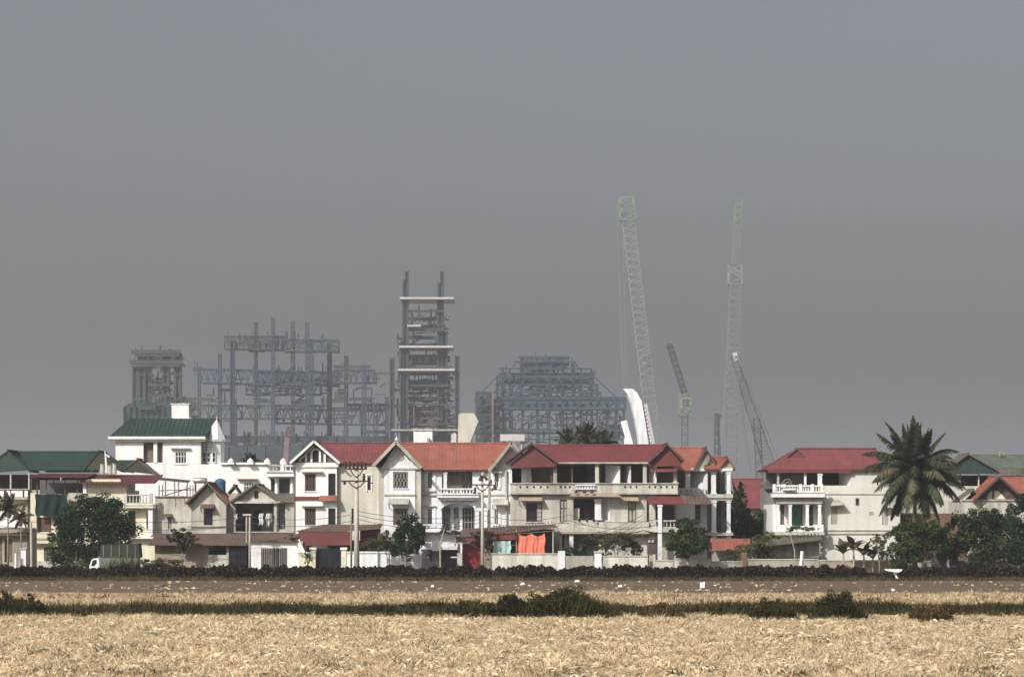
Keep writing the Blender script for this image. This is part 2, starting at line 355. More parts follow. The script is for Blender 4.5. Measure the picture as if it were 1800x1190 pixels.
def rake(parent, pts, y, w=.18, th=.14, m='white', name='bargeboard'):
    mb = MB()
    for (p, q) in zip(pts, pts[1:]): mb.bar((px(p[0]), y, pz(p[1])), (px(q[0]), y, pz(q[1])), th, w)
    return mb.b(name, m, parent)
def gable_roof_y(parent, l, r, apex, y0, y1, m, t=.1, edge=None):    # ridge runs in depth; l, r, apex are picture points
    L, R, A = [(px(p[0]), pz(p[1])) for p in (l, r, apex)]
    MB().roof([(L[0], y1, L[1]), (L[0], y0, L[1]), (A[0], y0, A[1]), (A[0], y1, A[1])], t).b('roof_slope', m, parent)
    MB().roof([(R[0], y0, R[1]), (R[0], y1, R[1]), (A[0], y1, A[1]), (A[0], y0, A[1])], t).b('roof_slope', m, parent)
    MB().tube([(A[0], y0-.02, A[1]+.02), (A[0], y1, A[1]+.02)], .11, 6).b('ridge_cap', m, parent)
def gable_roof_x(parent, a, b, ridge, eave, y0, y1, m, t=.1, a2=None, b2=None, back=True):  # ridge runs across; y0 eave depth, y1 ridge depth
    xa, xb, zr, ze = px(a), px(b), pz(ridge), pz(eave); xa2 = px(a2) if a2 is not None else xa; xb2 = px(b2) if b2 is not None else xb
    MB().roof([(xa2, y0, ze), (xb2, y0, ze), (xb, y1, zr), (xa, y1, zr)], t).b('roof_slope', m, parent)
    if back: MB().roof([(xb2, 2*y1-y0, ze), (xa2, 2*y1-y0, ze), (xa, y1, zr), (xb, y1, zr)], t).b('roof_slope', m, parent)
    MB().tube([(xa, y1, zr+.02), (xb, y1, zr+.02)], .12, 6).b('ridge_cap', m, parent)
    if back: 
        return
def gable_fill(parent, pts, y, th, m, name='gable_wall'):
    return MB().prism([(px(p[0]), pz(p[1])) for p in pts], y, y+th).b(name, m, parent)
def cloth(parent, a, b, t, u, y, m, name, folds=5, amp=.08, sag=.1, label=None):
    nx, nz = 24, 10; v, f = [], []; x0, x1, z0, z1 = px(a), px(b), pz(u), pz(t)
    ph = random.uniform(0, 6)
    for j in range(nz+1):
        for i in range(nx+1):
            s_, t_ = i/nx, j/nz
            v.append((x0+(x1-x0)*s_+.04*math.sin(9*t_+ph), y+amp*math.sin(s_*folds*6.28+ph+2*t_)*(.4+.6*t_)+.05*math.sin(17*s_+3*t_), z1+(z0-z1)*t_-sag*(1-t_)*abs(math.sin(s_*3.14*2))-.06*math.sin(s_*7+ph)*t_))
    n = len(v); v2 = v+[(x, yy+.015, z) for x, yy, z in v]
    for j in range(nz):
        for i in range(nx):
            q = j*(nx+1)+i; f.append((q, q+nx+1, q+nx+2, q+1)); f.append((q+n, q+1+n, q+nx+2+n, q+nx+1+n))
    o = MB().add(v2, f).b(name, m, parent, smooth=True, label=label); return o

# ------------------------------------------------------------------ air and ground
def vol_box():
    m = bpy.data.materials.new('smog'); m.use_nodes = True; n = m.node_tree; n.nodes.clear()
    pv = n.nodes.new('ShaderNodeVolumePrincipled'); pv.inputs['Color'].default_value = (*HAZE_COL, 1); pv.inputs['Density'].default_value = HAZE_DENSITY
    pv.inputs['Anisotropy'].default_value = 0.25
    o = n.nodes.new('ShaderNodeOutputMaterial'); n.links.new(pv.outputs[0], o.inputs['Volume'])
    tag(MB().box(-2400, 2400, -60, 6300, -1.5, 195).b('haze', m), 'grey smog hanging over the fields, village and building site', None, kind='stuff')
vol_box()
g = MB().add([(-2300, -50, -.03), (2300, -50, -.03), (2300, 6200, -.03), (-2300, 6200, -.03)], [(0, 1, 2, 3)]).b('ground', 'land', kind='structure')
def sheet(name, y0, y1, nx, ny, z, amp, m, sc=.8, edge=0):
    w = y1*.26+25; v = []
    for j in range(ny+1):
        for i in range(nx+1):
            x = -w+2*w*i/nx; y = y0+(y1-y0)*j/ny
            if j == ny and edge: y += edge*noise.noise((x*.12, 3, 0))
            if j == 0 and edge: y += edge*noise.noise((x*.12, 9, 0))
            v.append((x, y, z+amp*(noise.noise((x*sc, y*sc, 1.3))+.5*noise.noise((x*sc*3, y*sc*3, 5)))))
    f = [(j*(nx+1)+i, j*(nx+1)+i+1, (j+1)*(nx+1)+i+1, (j+1)*(nx+1)+i) for j in range(ny) for i in range(nx)]
    o = MB().add(v, f).b(name, m); o['kind'] = 'structure'; return o
sheet('stubble_field', 60, 132, 260, 180, .06, .06, 'soil')
sheet('ditch_bank', 131, 147, 200, 30, .0, .05, 'earth', edge=.6)
sheet('far_stubble_field', 146, 176, 200, 50, .05, .05, 'soil', .7, 1.5)
sheet('bare_earth_strip', 174, 222, 220, 60, .03, .05, 'earth', .5, 1.5)
def gz(x, y, a=.06): return a
def wedge(Y0, Y1, n, wide=.205):     # random ground positions inside the view (and a margin), evenly per area
    y = np.sqrt(rng.uniform(Y0**2, Y1**2, n)); x = rng.uniform(-1, 1, n)*(y*wide+2.5); return x, y
def blades(x, y, h, w, lean, z=.02):  # one bent blade (triangle) per position
    n = len(x); a = rng.uniform(0, 6.283, n); l = rng.normal(0, lean, (n, 2)); b = w*.5
    base = np.stack([x, y, np.full(n, z)], 1); dx = np.stack([np.cos(a)*b, np.sin(a)*b*.4, np.zeros(n)], 1)
    tip = base+np.stack([l[:, 0]*h, l[:, 1]*h, h], 1)
    return np.stack([base-dx, base+dx, tip], 1).reshape(-1, 3), np.arange(3*n).reshape(n, 3)
def straw(name, Y0, Y1, n_tuft, per, hh, ww, m, lean=.55, bare=None, z=.04):
    x, y = wedge(Y0, Y1, n_tuft)
    if bare is not None:
        k = np.array([bare(a, b) for a, b in zip(x, y)]); x, y = x[k], y[k]
    x = np.repeat(x, per)+rng.normal(0, .07, len(x)*per); y = np.repeat(y, per)+rng.normal(0, .07, len(y)*per)
    cl = np.array([.45+1.3*max(0, noise.noise((a*1.1, b*.9, 60))+.35) for a, b in zip(x[::per], y[::per])]); h = hh*rng.uniform(.5, 1.5, len(x))*np.repeat(cl, per); v, f = blades(x, y, h, ww*rng.uniform(.6, 1.5, len(x)), lean, z)
    o = npmesh(name, v, f, m, None, 'stuff'); return o
def bare(a, b):
    for (c, d, w, h) in ((-21, 116, 3.2, .55), (-18.5, 117.5, 2.5, .4), (-12, 120, 2.2, .5), (-6.5, 119.5, 3.2, .6), (-24, 108, 1.8, .4), (5, 88, 1.2, .3)):
        if abs(b-d+.5*noise.noise((a, 1, d))) < h and abs(a-c) < w: return False
    s = noise.noise((a*.22, b*.09, 4)); t = noise.noise((a*.9, b*.5, 8)); return s*.8+.6*t+.3*noise.noise((a*2.6, b*2, 6)) > -.34
tag(straw('stubble', 74, 131.5, 26000, 12, .17, .050, 'straw', 1.1, bare), 'dry rice stubble covering the near field', None, kind='stuff')
x, y = wedge(74, 131.5, 52000)      # cut straw lying flat between the stubble
k = np.array([noise.noise((a*.8, b*.7, 71))+.5*noise.noise((a*3, b*2, 7)) > -.12 for a, b in zip(x, y)]); x, y = x[k], y[k]
C_ = np.stack([x, y, rng.uniform(.06, .20, len(x))], 1); v, f = leaves(C_, 1, .28, .45, .26)
tag(npmesh('loose_straw', v, f, 'straw2', None, 'stuff'), 'pale loose straw lying on the near field', None, kind='stuff')
tag(straw('far_stubble', 147, 175, 14000, 8, .18, .09, 'straw3', .9, lambda a, b: noise.noise((a*.1, b*.25, 2)) > -.22+max(0, (b-162))*.04+.25*noise.noise((a*.8, b*.8, 9)), .03), 'dry rice stubble covering the far field', None, kind='stuff')
# weeds of the ditch
def weeds(name, Y0, Y1, n, per, hfun, m, w=.085, lean=.6):
    x, y = wedge(Y0, Y1, n, .21); h = hfun(x, y); k = h > .05; x, y, h = x[k], y[k], h[k]
    x = np.repeat(x, per)+rng.normal(0, .16, len(x)*per); y = np.repeat(y, per)+rng.normal(0, .16, len(y)*per)
    h = np.repeat(h, per)*rng.uniform(.4, 1.3, len(x)); v, f = blades(x, y, h, w*rng.uniform(.6, 1.6, len(x)), lean)
    return npmesh(name, v, f, m, None, 'stuff')
def hd(x, y): return np.array([.34+.62*noise.noise((a*.22, b*.2, 0))+.4*noise.noise((a*.9, b*.7, 2))+.25*noise.noise((a*2.5, b*2, 7)) for a, b in zip(x, y)])
tag(weeds('ditch_weeds', 131.2, 139.5, 15000, 10, lambda x, y: hd(x, y)-.10, 'weed'), 'dark green weeds filling the ditch between the fields', None, kind='stuff')
tag(weeds('ditch_grass', 130.8, 145, 8000, 8, lambda x, y: hd(x, y)*.8, 'weed2'), 'brown grass along the ditch between the fields', None, kind='stuff')
tag(weeds('stray_weeds', 76, 131, 1500, 10, lambda x, y: np.array([.30 if noise.noise((a*.16, b*.10, 21)) > .33 or (b < 84 and noise.noise((a*.3, b*.2, 40)) > .05) else 0 for a, b in zip(x, y)]), 'weed', .06, .8), 'green weeds in patches among the near stubble', None, kind='stuff')
tag(weeds('verge_grass', 211, 219, 3400, 7, lambda x, y: np.array([.24+.3*noise.noise((a*.4, b, 5)) for a, b in zip(x, y)]), 'dry', .07, .6), 'dry brown grass at the foot of the hedge', None, kind='stuff')
x, y = wedge(172, 208, 4200); k = np.array([noise.noise((a*.09, b*.35, 12))+.5*noise.noise((a*.6, b, 3)) > .27 for a, b in zip(x, y)]); x, y = x[k], y[k]
v, f = leaves(np.stack([x, y, np.full(len(x), .07)], 1), 1, .30, .3, .4)
tag(npmesh('scattered_straw', v, f, 'straw3', None, 'stuff'), 'thin drifts of straw scattered over the brown earth strip', None, kind='stuff')
x, y = wedge(144, 168, 2600); k = np.array([noise.noise((a*.12, b*.5, 52)) > .30 for a, b in zip(x, y)]); x, y = x[k], y[k]
v, f = blades(np.repeat(x, 7)+rng.normal(0, .2, 7*len(x)), np.repeat(y, 7)+rng.normal(0, .2, 7*len(x)), rng.uniform(.1, .35, 7*len(x)), .09, .6)
tag(npmesh('far_weeds', v, f, 'weed2', None, 'stuff'), 'brown weeds in patches among the far stubble', None, kind='stuff')
def clods():
    x, y = wedge(172, 212, 620); mb = MB()
    for a, b in zip(x, y):
        if noise.noise((a*.12, b*.2, 33)) < .02: continue
        r = random.uniform(.03, .11); h = r*random.uniform(.6, 1.1); q = random.uniform(.6, 1.5)
        mb.add([(a-r*q, b-r, .02), (a+r*q, b-r*.6, .02), (a+r*.6*q, b+r, .02), (a-r*.7*q, b+r, .02), (a+r*.2, b, .04+h)], [(0,1,4),(1,2,4),(2,3,4),(3,0,4)])
    tag(mb.b('dry_clods', 'straw3', kind='stuff'), 'pale clods and straw scattered on the brown earth strip', None, kind='stuff')
clods()
def shrub(lab, pc, base, w, top, m='weed', n=5200):
    Y = 5*F/(base-HOR); at(Y); k = Y/F; t = thing('shrub', lab, 'shrub', px(pc), Y, 0, 'wild shrubs growing in the ditch')
    hh = (base-top)*k; bl = []
    for i in range(9):
        s = random.uniform(-1, 1); bl.append((px(pc)+s*w*k*.42, Y+random.uniform(-.7, .7), hh*(.30+.38*(1-s*s)*random.uniform(.7, 1.4)), w*k*.21, .8, hh*.42))
    P = blob_points(bl, n, 10, .4); P = P[P[:, 2] > .03]; v, f = leaves(P, 1, .15, 1.6, .35); npmesh('foliage', v, f, m, t)
    nb = n//2; s = np.clip(rng.normal(0, .42, nb), -1.1, 1.1); bx = px(pc)+s*w*k*.55; by = Y+rng.uniform(-.9, .9, nb)
    bh = hh*np.array([(1.08-.85*q*q)*(.75+.5*noise.noise((p_*1.3, pc, 3))) for q, p_ in zip(s, bx)])*rng.uniform(.35, 1.15, nb)
    v, f = blades(bx, by, np.maximum(bh, .1), .09*rng.uniform(.5, 1.5, nb), .32); npmesh('stalks', v, f, m, t)
    mb = MB()
    for i in range(16):
        x = px(pc)+random.uniform(-.4, .4)*w*k; mb.tube([(x, Y+random.uniform(-.5, .5), -.05), (x+random.uniform(-.3, .3), Y, hh*random.uniform(.5, .95))], [.02, .006], 4)
    mb.b('stem', 'bark', t)
shrub('tallest and widest green shrub in the ditch, below the grey house with maroon gables', 1010, 1089, 170, 1040, n=9000)
shrub('bushy green shrub in the ditch at the left edge of the field', 22, 1084, 95, 1044, n=5200)
shrub('tall pointed green shrub in the ditch, below the house beside the palm', 1474, 1092, 95, 1046, n=6000)
shrub('small round green shrub just left of the tall pointed ditch shrub', 1358, 1092, 75, 1058, n=4000)
shrub('low green shrub in the ditch, left of the widest one', 836, 1088, 95, 1056, n=4500)
shrub('spiky brown green shrub touching the widest ditch shrub on its left', 900, 1088, 60, 1049, n=3500)
shrub('low brown green shrub in the ditch near the right end', 1640, 1094, 70, 1064, 'weed2', 3000)
shrub('small green shrub in the ditch, right of the widest one', 1165, 1089, 80, 1062, 'weed2', 3400)
shrub('flat green shrub in the ditch below the red gate', 715, 1087, 70, 1062, 'weed', 3400)
# hedge along the village road
def hedge():
    x0, x1 = -47, 47; n = 120000; x = rng.uniform(x0, x1, n)
    H = np.array([1.04+.32*noise.noise((a*.35, 0, 0))+.34*noise.noise((a*1.4, 3, 0))+.26*noise.noise((a*5, 3, 0)) for a in x])
    y = 219+rng.uniform(-.75, .75, n); z = H*rng.uniform(0.02, 1, n)**.8
    k = ~((x > 30.2) & (x < 32.6) & (z > .55)); C = np.stack([x, y, z], 1)[k]; v, f = leaves(C, 1, .19, 1.6, .5)
    h = npmesh('hedge', v, f, 'hedge', None, 'stuff'); tag(h, 'long dark purple brown hedge in front of the village walls', 'hedge', kind='stuff')
    k2 = rng.random(len(C)) < .2; v, f = leaves(C[k2]+np.array([0, -.12, -.02]), 1, .2, 1.6, .4); o2 = npmesh('dry_leaves', v, f, 'dry', h, 'stuff')
    mb = MB()
    for i in range(420): a = random.uniform(x0, x1); mb.tube([(a, 219+random.uniform(-.4, .4), -.02), (a+random.uniform(-.2, .2), 219, .9)], [.02, .008], 4)
    s = mb.b('stem', 'bark', h); s['kind'] = 'stuff'
hedge()
# litter
at(5*F/(1034-HOR))
tag(MB().slab([(px(1230), CY-.2, .05), (px(1238), CY-.25, .1), (px(1239), CY+.1, .48), (px(1231), CY+.2, .42)], .12).b('plastic_bag', 'litter'), 'single bright white plastic bag on the brown earth strip', 'plastic bag')
at(217)
def trough():
    t = thing('broken_basin', 'white upturned broken basin on its foot in the hedge gap below the right trees', 'basin', px(1570), 217)
    MB().prism([(px(1554), .92), (px(1585), .90), (px(1584), .74), (px(1577), .62), (px(1565), .70), (px(1556), .80)], 216.6, 217.5).b('bowl', 'white', t)
    MB().tube([(px(1572), 217, .7), (px(1576), 217, .25), (px(1577), 217, 0)], [.17, .08, .2], 7).b('foot', 'white', t)
trough()
for i, (a, b, l) in enumerate([(760, 1033, 'oval white scrap of plastic lying on the brown strip below the red gate'), (918, 1029, 'long white scrap of plastic on the brown strip below the coral curtain'),
      (1014, 1024, 'thin white scrap of plastic on the brown strip close to the hedge'), (1570, 1040, 'white scrap of plastic on the brown strip below the broken basin'), (1090, 1033, 'slanting pale scrap of plastic on the brown strip, left of the bag')]):
    at(5*F/(b-HOR)); x = px(a); w = .12+.05*(i % 3); mb = MB().slab([(x-w, CY-.2, .09), (x+w, CY-.1, .10), (x+w*.8, CY+.3, .24), (x-w*.7, CY+.25, .2)], .05)
    tag(mb.b('plastic_scrap', 'litter'), l, 'litter', 'plastic scraps on the brown strip')

# ------------------------------------------------------------------ the green-roofed white house at the back
def white_house():
    at(285); Y = 285; t = thing('white_house', 'tall white house with dark green roof, pointed corner turret and white box above', 'house', px(350), Y); t['trim'] = 'white'
    MB().shell(203, 353, 776, 815.8, Y, Y+11, [(252, 270, 778, 813), (277, 286, 778, 813), (308, 328, 794, 815)], .5).b('upper_wall', 'white', t)
    MB().pb(251, 287, 777, 814, Y+.52, Y+.6).b('loggia_back_wall', 'brownp', t)
    column(t, 273, 6, 777, 813, Y+.1, 'white', False)
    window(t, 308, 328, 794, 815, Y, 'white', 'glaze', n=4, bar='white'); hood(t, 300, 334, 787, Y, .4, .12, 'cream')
    MB().shell(203, 474, 816, 1000, Y, Y+11, [(428, 446, 848, 864)], .22).b('lower_wall', 'white', t)
    MB().shell(474, 517, 835, 1000, Y, Y+10.9, [(476, 483, 841, 868), (490, 509, 841, 868)], .9).b('balcony_wing_wall', 'white', t)
    window(t, 428, 446, 848, 864, Y, 'white', 'glaze', n=4, bar='white'); hood(t, 417, 453, 841, Y, .5, .12, 'tan')
    # wing openings and columns
    MB().pb(475, 516, 840, 869, Y+.95, Y+1.0).b('porch_back_wall', 'dim', t)
    for p in (486, 513): 
        at(284); MB().lathe(px(p), 284.2, [(.26, pz(868)), (.22, pz(864)), (.19, pz(845)), (.27, pz(840))], 10).b('column', 'white', t, smooth=False)
    at(285)
    MB().pb(470, 519, 832, 838, 283.2, 285).b('balcony_slab', 'white', t); MB().pb(470, 519, 829, 831.5, 283.1, 285).b('balcony_cornice', 'conc3', t)
    balustrade(t, 474, 492, 817, 829, 283.4, 'conc3', .35, posts=()); balustrade(t, 492, 517, 818, 829, 283.45, 'white', .4, posts=(499,))
    for p in (406, 440, 470, 498):
        at(284.5); x = px(p); MB().box(x-.35, x+.35, 284.2, 284.9, pz(816), pz(812.5)).lathe(x, 284.55, [(.34, pz(812.5)), (.38, pz(810.5)), (.22, pz(807.5)), (.03, pz(805))], 10).b('finial', 'white', t)
    at(285); MB().pb(388, 474, 813, 816.5, 284.7, 285.3).b('parapet_coping', 'white', t)
    MB().pb(192, 362, 767.5, 772, 284.2, 296).pb(195, 360, 772, 775.8, 284.5, 296).b('cornice', 'white', t)
    # main roof, ridge across
    MB().roof([(px(194), 284.3, pz(767)), (px(362), 284.3, pz(767)), (px(377), 289, pz(733)), (px(219), 289, pz(733))], .12, .5, .04).b('roof_slope', 'greent', t)
    MB().slab([(px(362), 293.8, pz(767)), (px(194), 293.8, pz(767)), (px(219), 289, pz(733)), (px(377), 289, pz(733))], .12).b('roof_slope', 'greent', t)
    MB().slab([(px(194), 293.8, pz(767)), (px(194), 284.3, pz(767)), (px(219), 289, pz(733))], .12).b('roof_slope', 'greent', t)
    # turret
    tx, ty = px(374), 286.9; R = .5*(395-353)*CY/F; c = [(tx+R*math.cos(a), ty+R*math.sin(a)) for a in [math.pi*k/4+math.pi/8 for k in range(8)]]
    mb = MB(); ap = (px(377.5), ty, pz(735)); mb.add([(x, y, pz(771.5)) for x, y in c]+[ap], [(i, (i+1) % 8, 8) for i in range(8)]+[tuple(range(8))])
    mb.b('turret_roof', 'white2', t, label='pale pointed turret roof')
    MB().lathe(tx, ty, [(R*1.0, pz(775.5)), (R*1.03, pz(771.6))], 8).b('turret_cornice', 'white', t)
    r2 = R*.80; f = MB(); f.lathe(tx, ty, [(r2, pz(817)), (r2, pz(775.6))], 8).b('turret_wall', 'white', t)
    for p, w in ((356, 3.4), (365, 4), (374.5, 4)):
        x = px(p); hw = w*CY/F/2; yy = ty-math.sqrt(max(.05, r2*r2-(x-tx)**2))-.03
        o = MB().box(x-hw-.06, x+hw+.06, yy-.05, yy+.04, pz(813), pz(793)).b('window', 'white', t); MB().box(x-hw, x+hw, yy-.07, yy-.052, pz(811), pz(795)).b('pane', 'glass', o)
        MB().box(x-hw, x+hw, yy-.09, yy-.072, pz(804), pz(803)).b('glazing_bar', 'white', o)
    MB().tube([ap, (ap[0], ap[1], ap[2]+.35)], [.05, .02], 5).b('spike', 'white', t)
    b = thing('rooftop_hut', 'plain white box shaped hut standing above the dark green roof', 'rooftop hut', px(307), 291)
    MB().box(px(291), px(322), 290, 292.4, pz(731), pz(707)).b('wall', 'white', b); MB().box(px(289), px(324), 289.9, 292.6, pz(707)+.003, pz(705.5)).box(px(293), px(326), 289.85, 292.6, pz(733), pz(731)-.003).b('coping', 'white', b)
    MB().box(px(294), px(321), 290.3, 292.2, 6, pz(733)-.003).b('shaft', 'white', b)
white_house()

# ------------------------------------------------------------------ left: green-roofed terrace house
def green_house():
    at(264); Y = 264; t = thing('green_roofed_house', 'white house at left edge with long green sheet roof over an open terrace', 'house', px(90), Y); t['trim'] = 'conc'
    gable_roof_x(t, 18, 173, 792.5, 826, Y-.4, Y+4, 'greent', a2=56, b2=150)
    gable_fill(t, [(-36, 833), (56, 827), (18, 793)], Y-1.2, .08, 'greent', 'gable_cladding')
    gable_roof_y(t, (-40, 833), (57, 829), (18, 792), Y-1.3, Y+4, 'greent')
    gable_fill(t, [(150, 826), (223, 827), (177, 795)], Y-1.2, .08, 'olive', 'gable_cladding')
    gable_roof_y(t, (148, 828), (226, 829), (176, 793.5), Y-1.3, Y+4, 'greent')
    MB().roof([(px(205), Y+1, pz(826)), (px(262), Y+1, pz(826)), (px(241), Y+3.4, pz(807)), (px(199), Y+3.4, pz(807))], .1).b('roof_slope', 'greent', t)
    gable_fill(t, [(212, 827), (272, 834), (241, 808)], Y+.2, .08, 'olive', 'gable_cladding'); gable_roof_y(t, (211, 828), (275, 835), (241, 806.5), Y+.1, Y+3.5, 'greyt')
    MB().shell(-30, 225, 861, 1000, Y, Y+8, [(-28, 44, 880, 926)], .12).b('wall', 'conc3', t)
    MB().pb(-29, 45, 879, 927, Y+.13, Y+.2).b('wall_panel', 'white', t, label='bright white wall panel')
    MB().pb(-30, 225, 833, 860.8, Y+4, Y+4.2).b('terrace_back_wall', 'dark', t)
    for p in (-12, 22, 54, 110): MB().tube([(px(p), Y-.9, pz(861)), (px(p), Y-.9, pz(831))], .09, 6).b('post', 'conc3', t)
    MB().pb(-30, 52, 859, 861, Y-1.1, Y-.003).b('terrace_rail', 'conc', t)
    for a, b in ((-29, 13), (15, 21), (23, 43), (46, 52)): MB().pb(a, b, 862.5, 873.5, Y-1.0, Y-.9).b('rail_panel', 'white', t)
    MB().pb(-30, 52, 874, 878, Y-1.1, Y-.003).b('terrace_slab', 'conc', t)
    MB().pb(46, 49.5, 879, 960, Y-.3, Y-.003).b('pier', 'conc', t)
green_house()
def left_shed():
    at(240); Y = 240; t = thing('plank_shed', 'low brown shed with weathered plank front below the white panel, left edge', 'shed', px(10), Y)
    MB().shell(-30, 51, 938, 1004, Y, Y+4, [(-12, 4, 945, 990), (8, 22, 946, 988)], .5).b('wall', 'conc2', t)
    MB().pb(-30, 51, 930, 937.8, Y+.4, Y+4).b('lintel', 'conc2', t)
    MB().roof([(px(-32), Y-.7, pz(940)), (px(53), Y-.7, pz(939)), (px(53), Y+3, pz(928)), (px(-32), Y+3, pz(928))], .1).b('roof', 'rust', t)
    for k in range(6): a = -11+k*2.6; MB().pb(a, a+2.3, 946, 991, Y+.2, Y+.26).b('plank', 'brownp', t)
    for k in range(5): a = 8.5+k*2.7; MB().pb(a, a+2.4, 947, 989, Y+.2, Y+.26).b('plank', 'brownp', t)
    MB().pb(-30, 48, 990, 1004, Y-.2, Y-.003).b('plinth', 'conc2', t)
left_shed()
at(232)
t = thing('gate_pillar', 'whitewashed rough pillar at the left edge beside a thin white post', 'pillar', px(42), 232)
MB().pb(38, 47, 965, 1003, 231.6, 232.3).pb(37, 49, 996, 1004, 231.5, 232.4).b('shaft', 'white2', t); MB().pb(36.5, 48.5, 963, 965, 231.5, 232.4).b('cap', 'conc3', t)
tag(MB().tube([(px(31), 231, 0), (px(31.5), 231, pz(972))], .10, 7).b('white_post', 'white'), 'thin white post standing left of the whitewashed pillar', 'post')
tag(MB().tube([(px(41), 236, 0), (px(40), 236, pz(918))], .11, 7).b('timber_pole', 'pole'), 'bare grey pole rising behind the whitewashed pillar', 'pole')

# ------------------------------------------------------------------ left: yellow house under a maroon roof
def yellow_house():
    at(249); Y = 249; t = thing('yellow_house', 'pale yellow house with maroon sheet roof, green tarp and balcony behind dark tree', 'house', px(150), Y); t['trim'] = 'yellow'
    # lower storeys
    MB().shell(52, 222, 886, 1004, Y+1.0, Y+9, [(63, 87, 909, 935), (74, 90, 961, 986), (53, 60, 957, 985)], .3).b('wall', 'yellow', t)
    mb = MB()   # brick infill, each course with its own bricks (small: one joined part)
    for r in range(12):
        for c in range(6):
            a = 63+c*4+(2 if r % 2 else 0); mb.pb(a, min(a+3.7, 87), 909.2+r*2.15, 911+r*2.15, Y+1.12, Y+1.25)
    mb.pb(63, 87, 909, 935, Y+1.2, Y+1.28).b('brick_infill', 'brick', t, kind='stuff')
    window(t, 74, 90, 962, 986, Y+1.0, 'wood', 'bars', 'brownp', 3)
    window(t, 53, 60, 957, 985, Y+1.0, 'wood', 'bars', 'glass', 2)
    MB().pb(51.5, 62, 866, 956, Y+.6, Y+.995).b('corner_pier', 'yellow', t)
    MB().pb(62.2, 90, 936, 946, Y+.62, Y+.99).b('balcony_ledge', 'yellow', t); MB().pb(51, 90, 947, 949, Y+.65, Y+.99).b('band', 'conc', t)
    MB().pb(51, 88, 950, 955, Y+.3, Y+.99).b('balcony_slab', 'yellow', t); MB().pb(51.5, 90, 986, 1004, Y+.5, Y+.98).b('plinth', 'conc3', t)
    # terrace under the roof
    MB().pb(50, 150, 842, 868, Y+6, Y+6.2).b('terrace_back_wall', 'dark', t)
    MB().pb(50, 224, 868.5, 885.5, Y+1, Y+9).b('upper_wall', 'conc3', t)
    for p in (53, 63, 79, 92, 112, 134): MB().tube([(px(p), Y+.7, pz(868)), (px(p), Y+.7, pz(840))], .06, 5).b('post', 'rust', t)
    MB().pb(144, 150, 843, 867, Y+.6, Y+1).b('terrace_pier', 'white', t)
    MB().shell(153, 222, 847, 885, Y+.2, Y+6).b('stair_tower', 'yellow', t); MB().pb(151, 212, 842, 847, Y, Y+6).b('stair_tower_cap', 'yellow', t)
    MB().pb(118, 142, 866, 881, Y+.7, Y+.99).b('parapet', 'conc3', t)
    for (a, b, c, d, y0, y1) in ((52, 156, 829, 838, Y-.6, Y+5), (140, 275, 831, 849, Y-.9, Y+5)):
        MB().roof([(px(a), y0, pz(d)), (px(b), y0, pz(d)), (px(b), y1, pz(c)-.1), (px(a), y1, pz(c)-.1)], .06, .3, .035).b('roof_sheet', 'maroon', t)
    MB().roof([(px(272), Y-1.2, pz(842)), (px(334), Y-1.2, pz(848)), (px(326), Y+4, pz(843)), (px(272), Y+4, pz(838))], .06, .3, .035).b('roof_sheet', 'rust', t)
    for p in (293, 309, 316, 331): MB().tube([(px(p), Y-.8, pz(872)), (px(p), Y-.8, pz(846))], .05, 5).b('post', 'rust', t)
    # balcony bay
    MB().shell(222, 272, 893, 1000, Y+.1, Y+8, [(224, 238, 898, 942), (257, 268, 902, 930)], .9).b('bay_wall', 'yellow', t)
    window(t, 258, 267, 904, 930, Y+.6, 'wood', 'bars', 'glass', 2); MB().pb(225, 238, 899, 942, Y+1.0, Y+1.05).b('porch_back_wall', 'brownp', t)
    arch = [(238, 896)]+[(238+17*(1-math.cos(a)), 906-10*math.sin(a)) for a in [i*math.pi/10 for i in range(1, 6)]]+[(268, 897), (268, 893.2), (238, 893.2)]
    MB().prism([(px(a), pz(b)) for a, b in arch], Y-.1, Y+.09).b('arch_head', 'yellow', t)
    MB().pb(219, 272, 885.8, 892.8, Y-1.0, Y+.09).b('balcony_slab', 'yellow', t)
    balustrade(t, 222, 268, 869, 885.5, Y-.8, 'conc3', .3, posts=(223, 268))
    MB().pb(220, 270, 886.4, 888, Y-1.08, Y-1.003).b('slab_edge', 'white', t)
    MB().pb(262, 270, 893, 941, Y-.75, Y-.1).b('pier', 'white2', t)
    MB().pb(222, 272, 943, 946.5, Y-.6, Y+.09).b('band', 'white', t)
    # flat-roofed grey side
    MB().shell(272, 336, 873, 1000, Y+.3, Y+8, [(295, 300, 905, 930)], .1).b('side_wall', 'conc3', t)
    MB().pb(271, 340, 871.5, 873, Y+.1, Y+8.2).b('roof_edge', 'conc', t); MB().pb(296, 299, 906, 930, Y+.42, Y+.5).b('vent', 'conc2', t)
    MB().roof([(px(288), Y-.4, pz(908)), (px(302), Y-.4, pz(908)), (px(302), Y+.29, pz(903)), (px(288), Y+.29, pz(903))], .04).b('awning', 'rust', t)
    # metal frames on the terrace
    mb = MB()
    for p in (276, 282, 325, 331, 336): mb.tube([(px(p), Y+1.5, pz(872)), (px(p), Y+1.5, pz(852))], .045, 5)
    mb.tube([(px(276), Y+1.5, pz(862)), (px(338), Y+1.5, pz(860))], .04, 5).tube([(px(285), Y+1.5, pz(871)), (px(330), Y+1.5, pz(857))], .05, 5); mb.b('terrace_frame', 'conc', t)
yellow_house()
at(249)
tg = cloth(None, 62, 118, 868, 907, 249.1, 'gtarp', 'green_tarp', 3, .12, .06); tag(tg, 'dark green tarp hung over the upper balcony left of the tree', 'tarp')
t = thing('roof_ornament', 'potted white figure flanked by two stumpy pots on the maroon roof edge', 'ornament', px(178), 252)
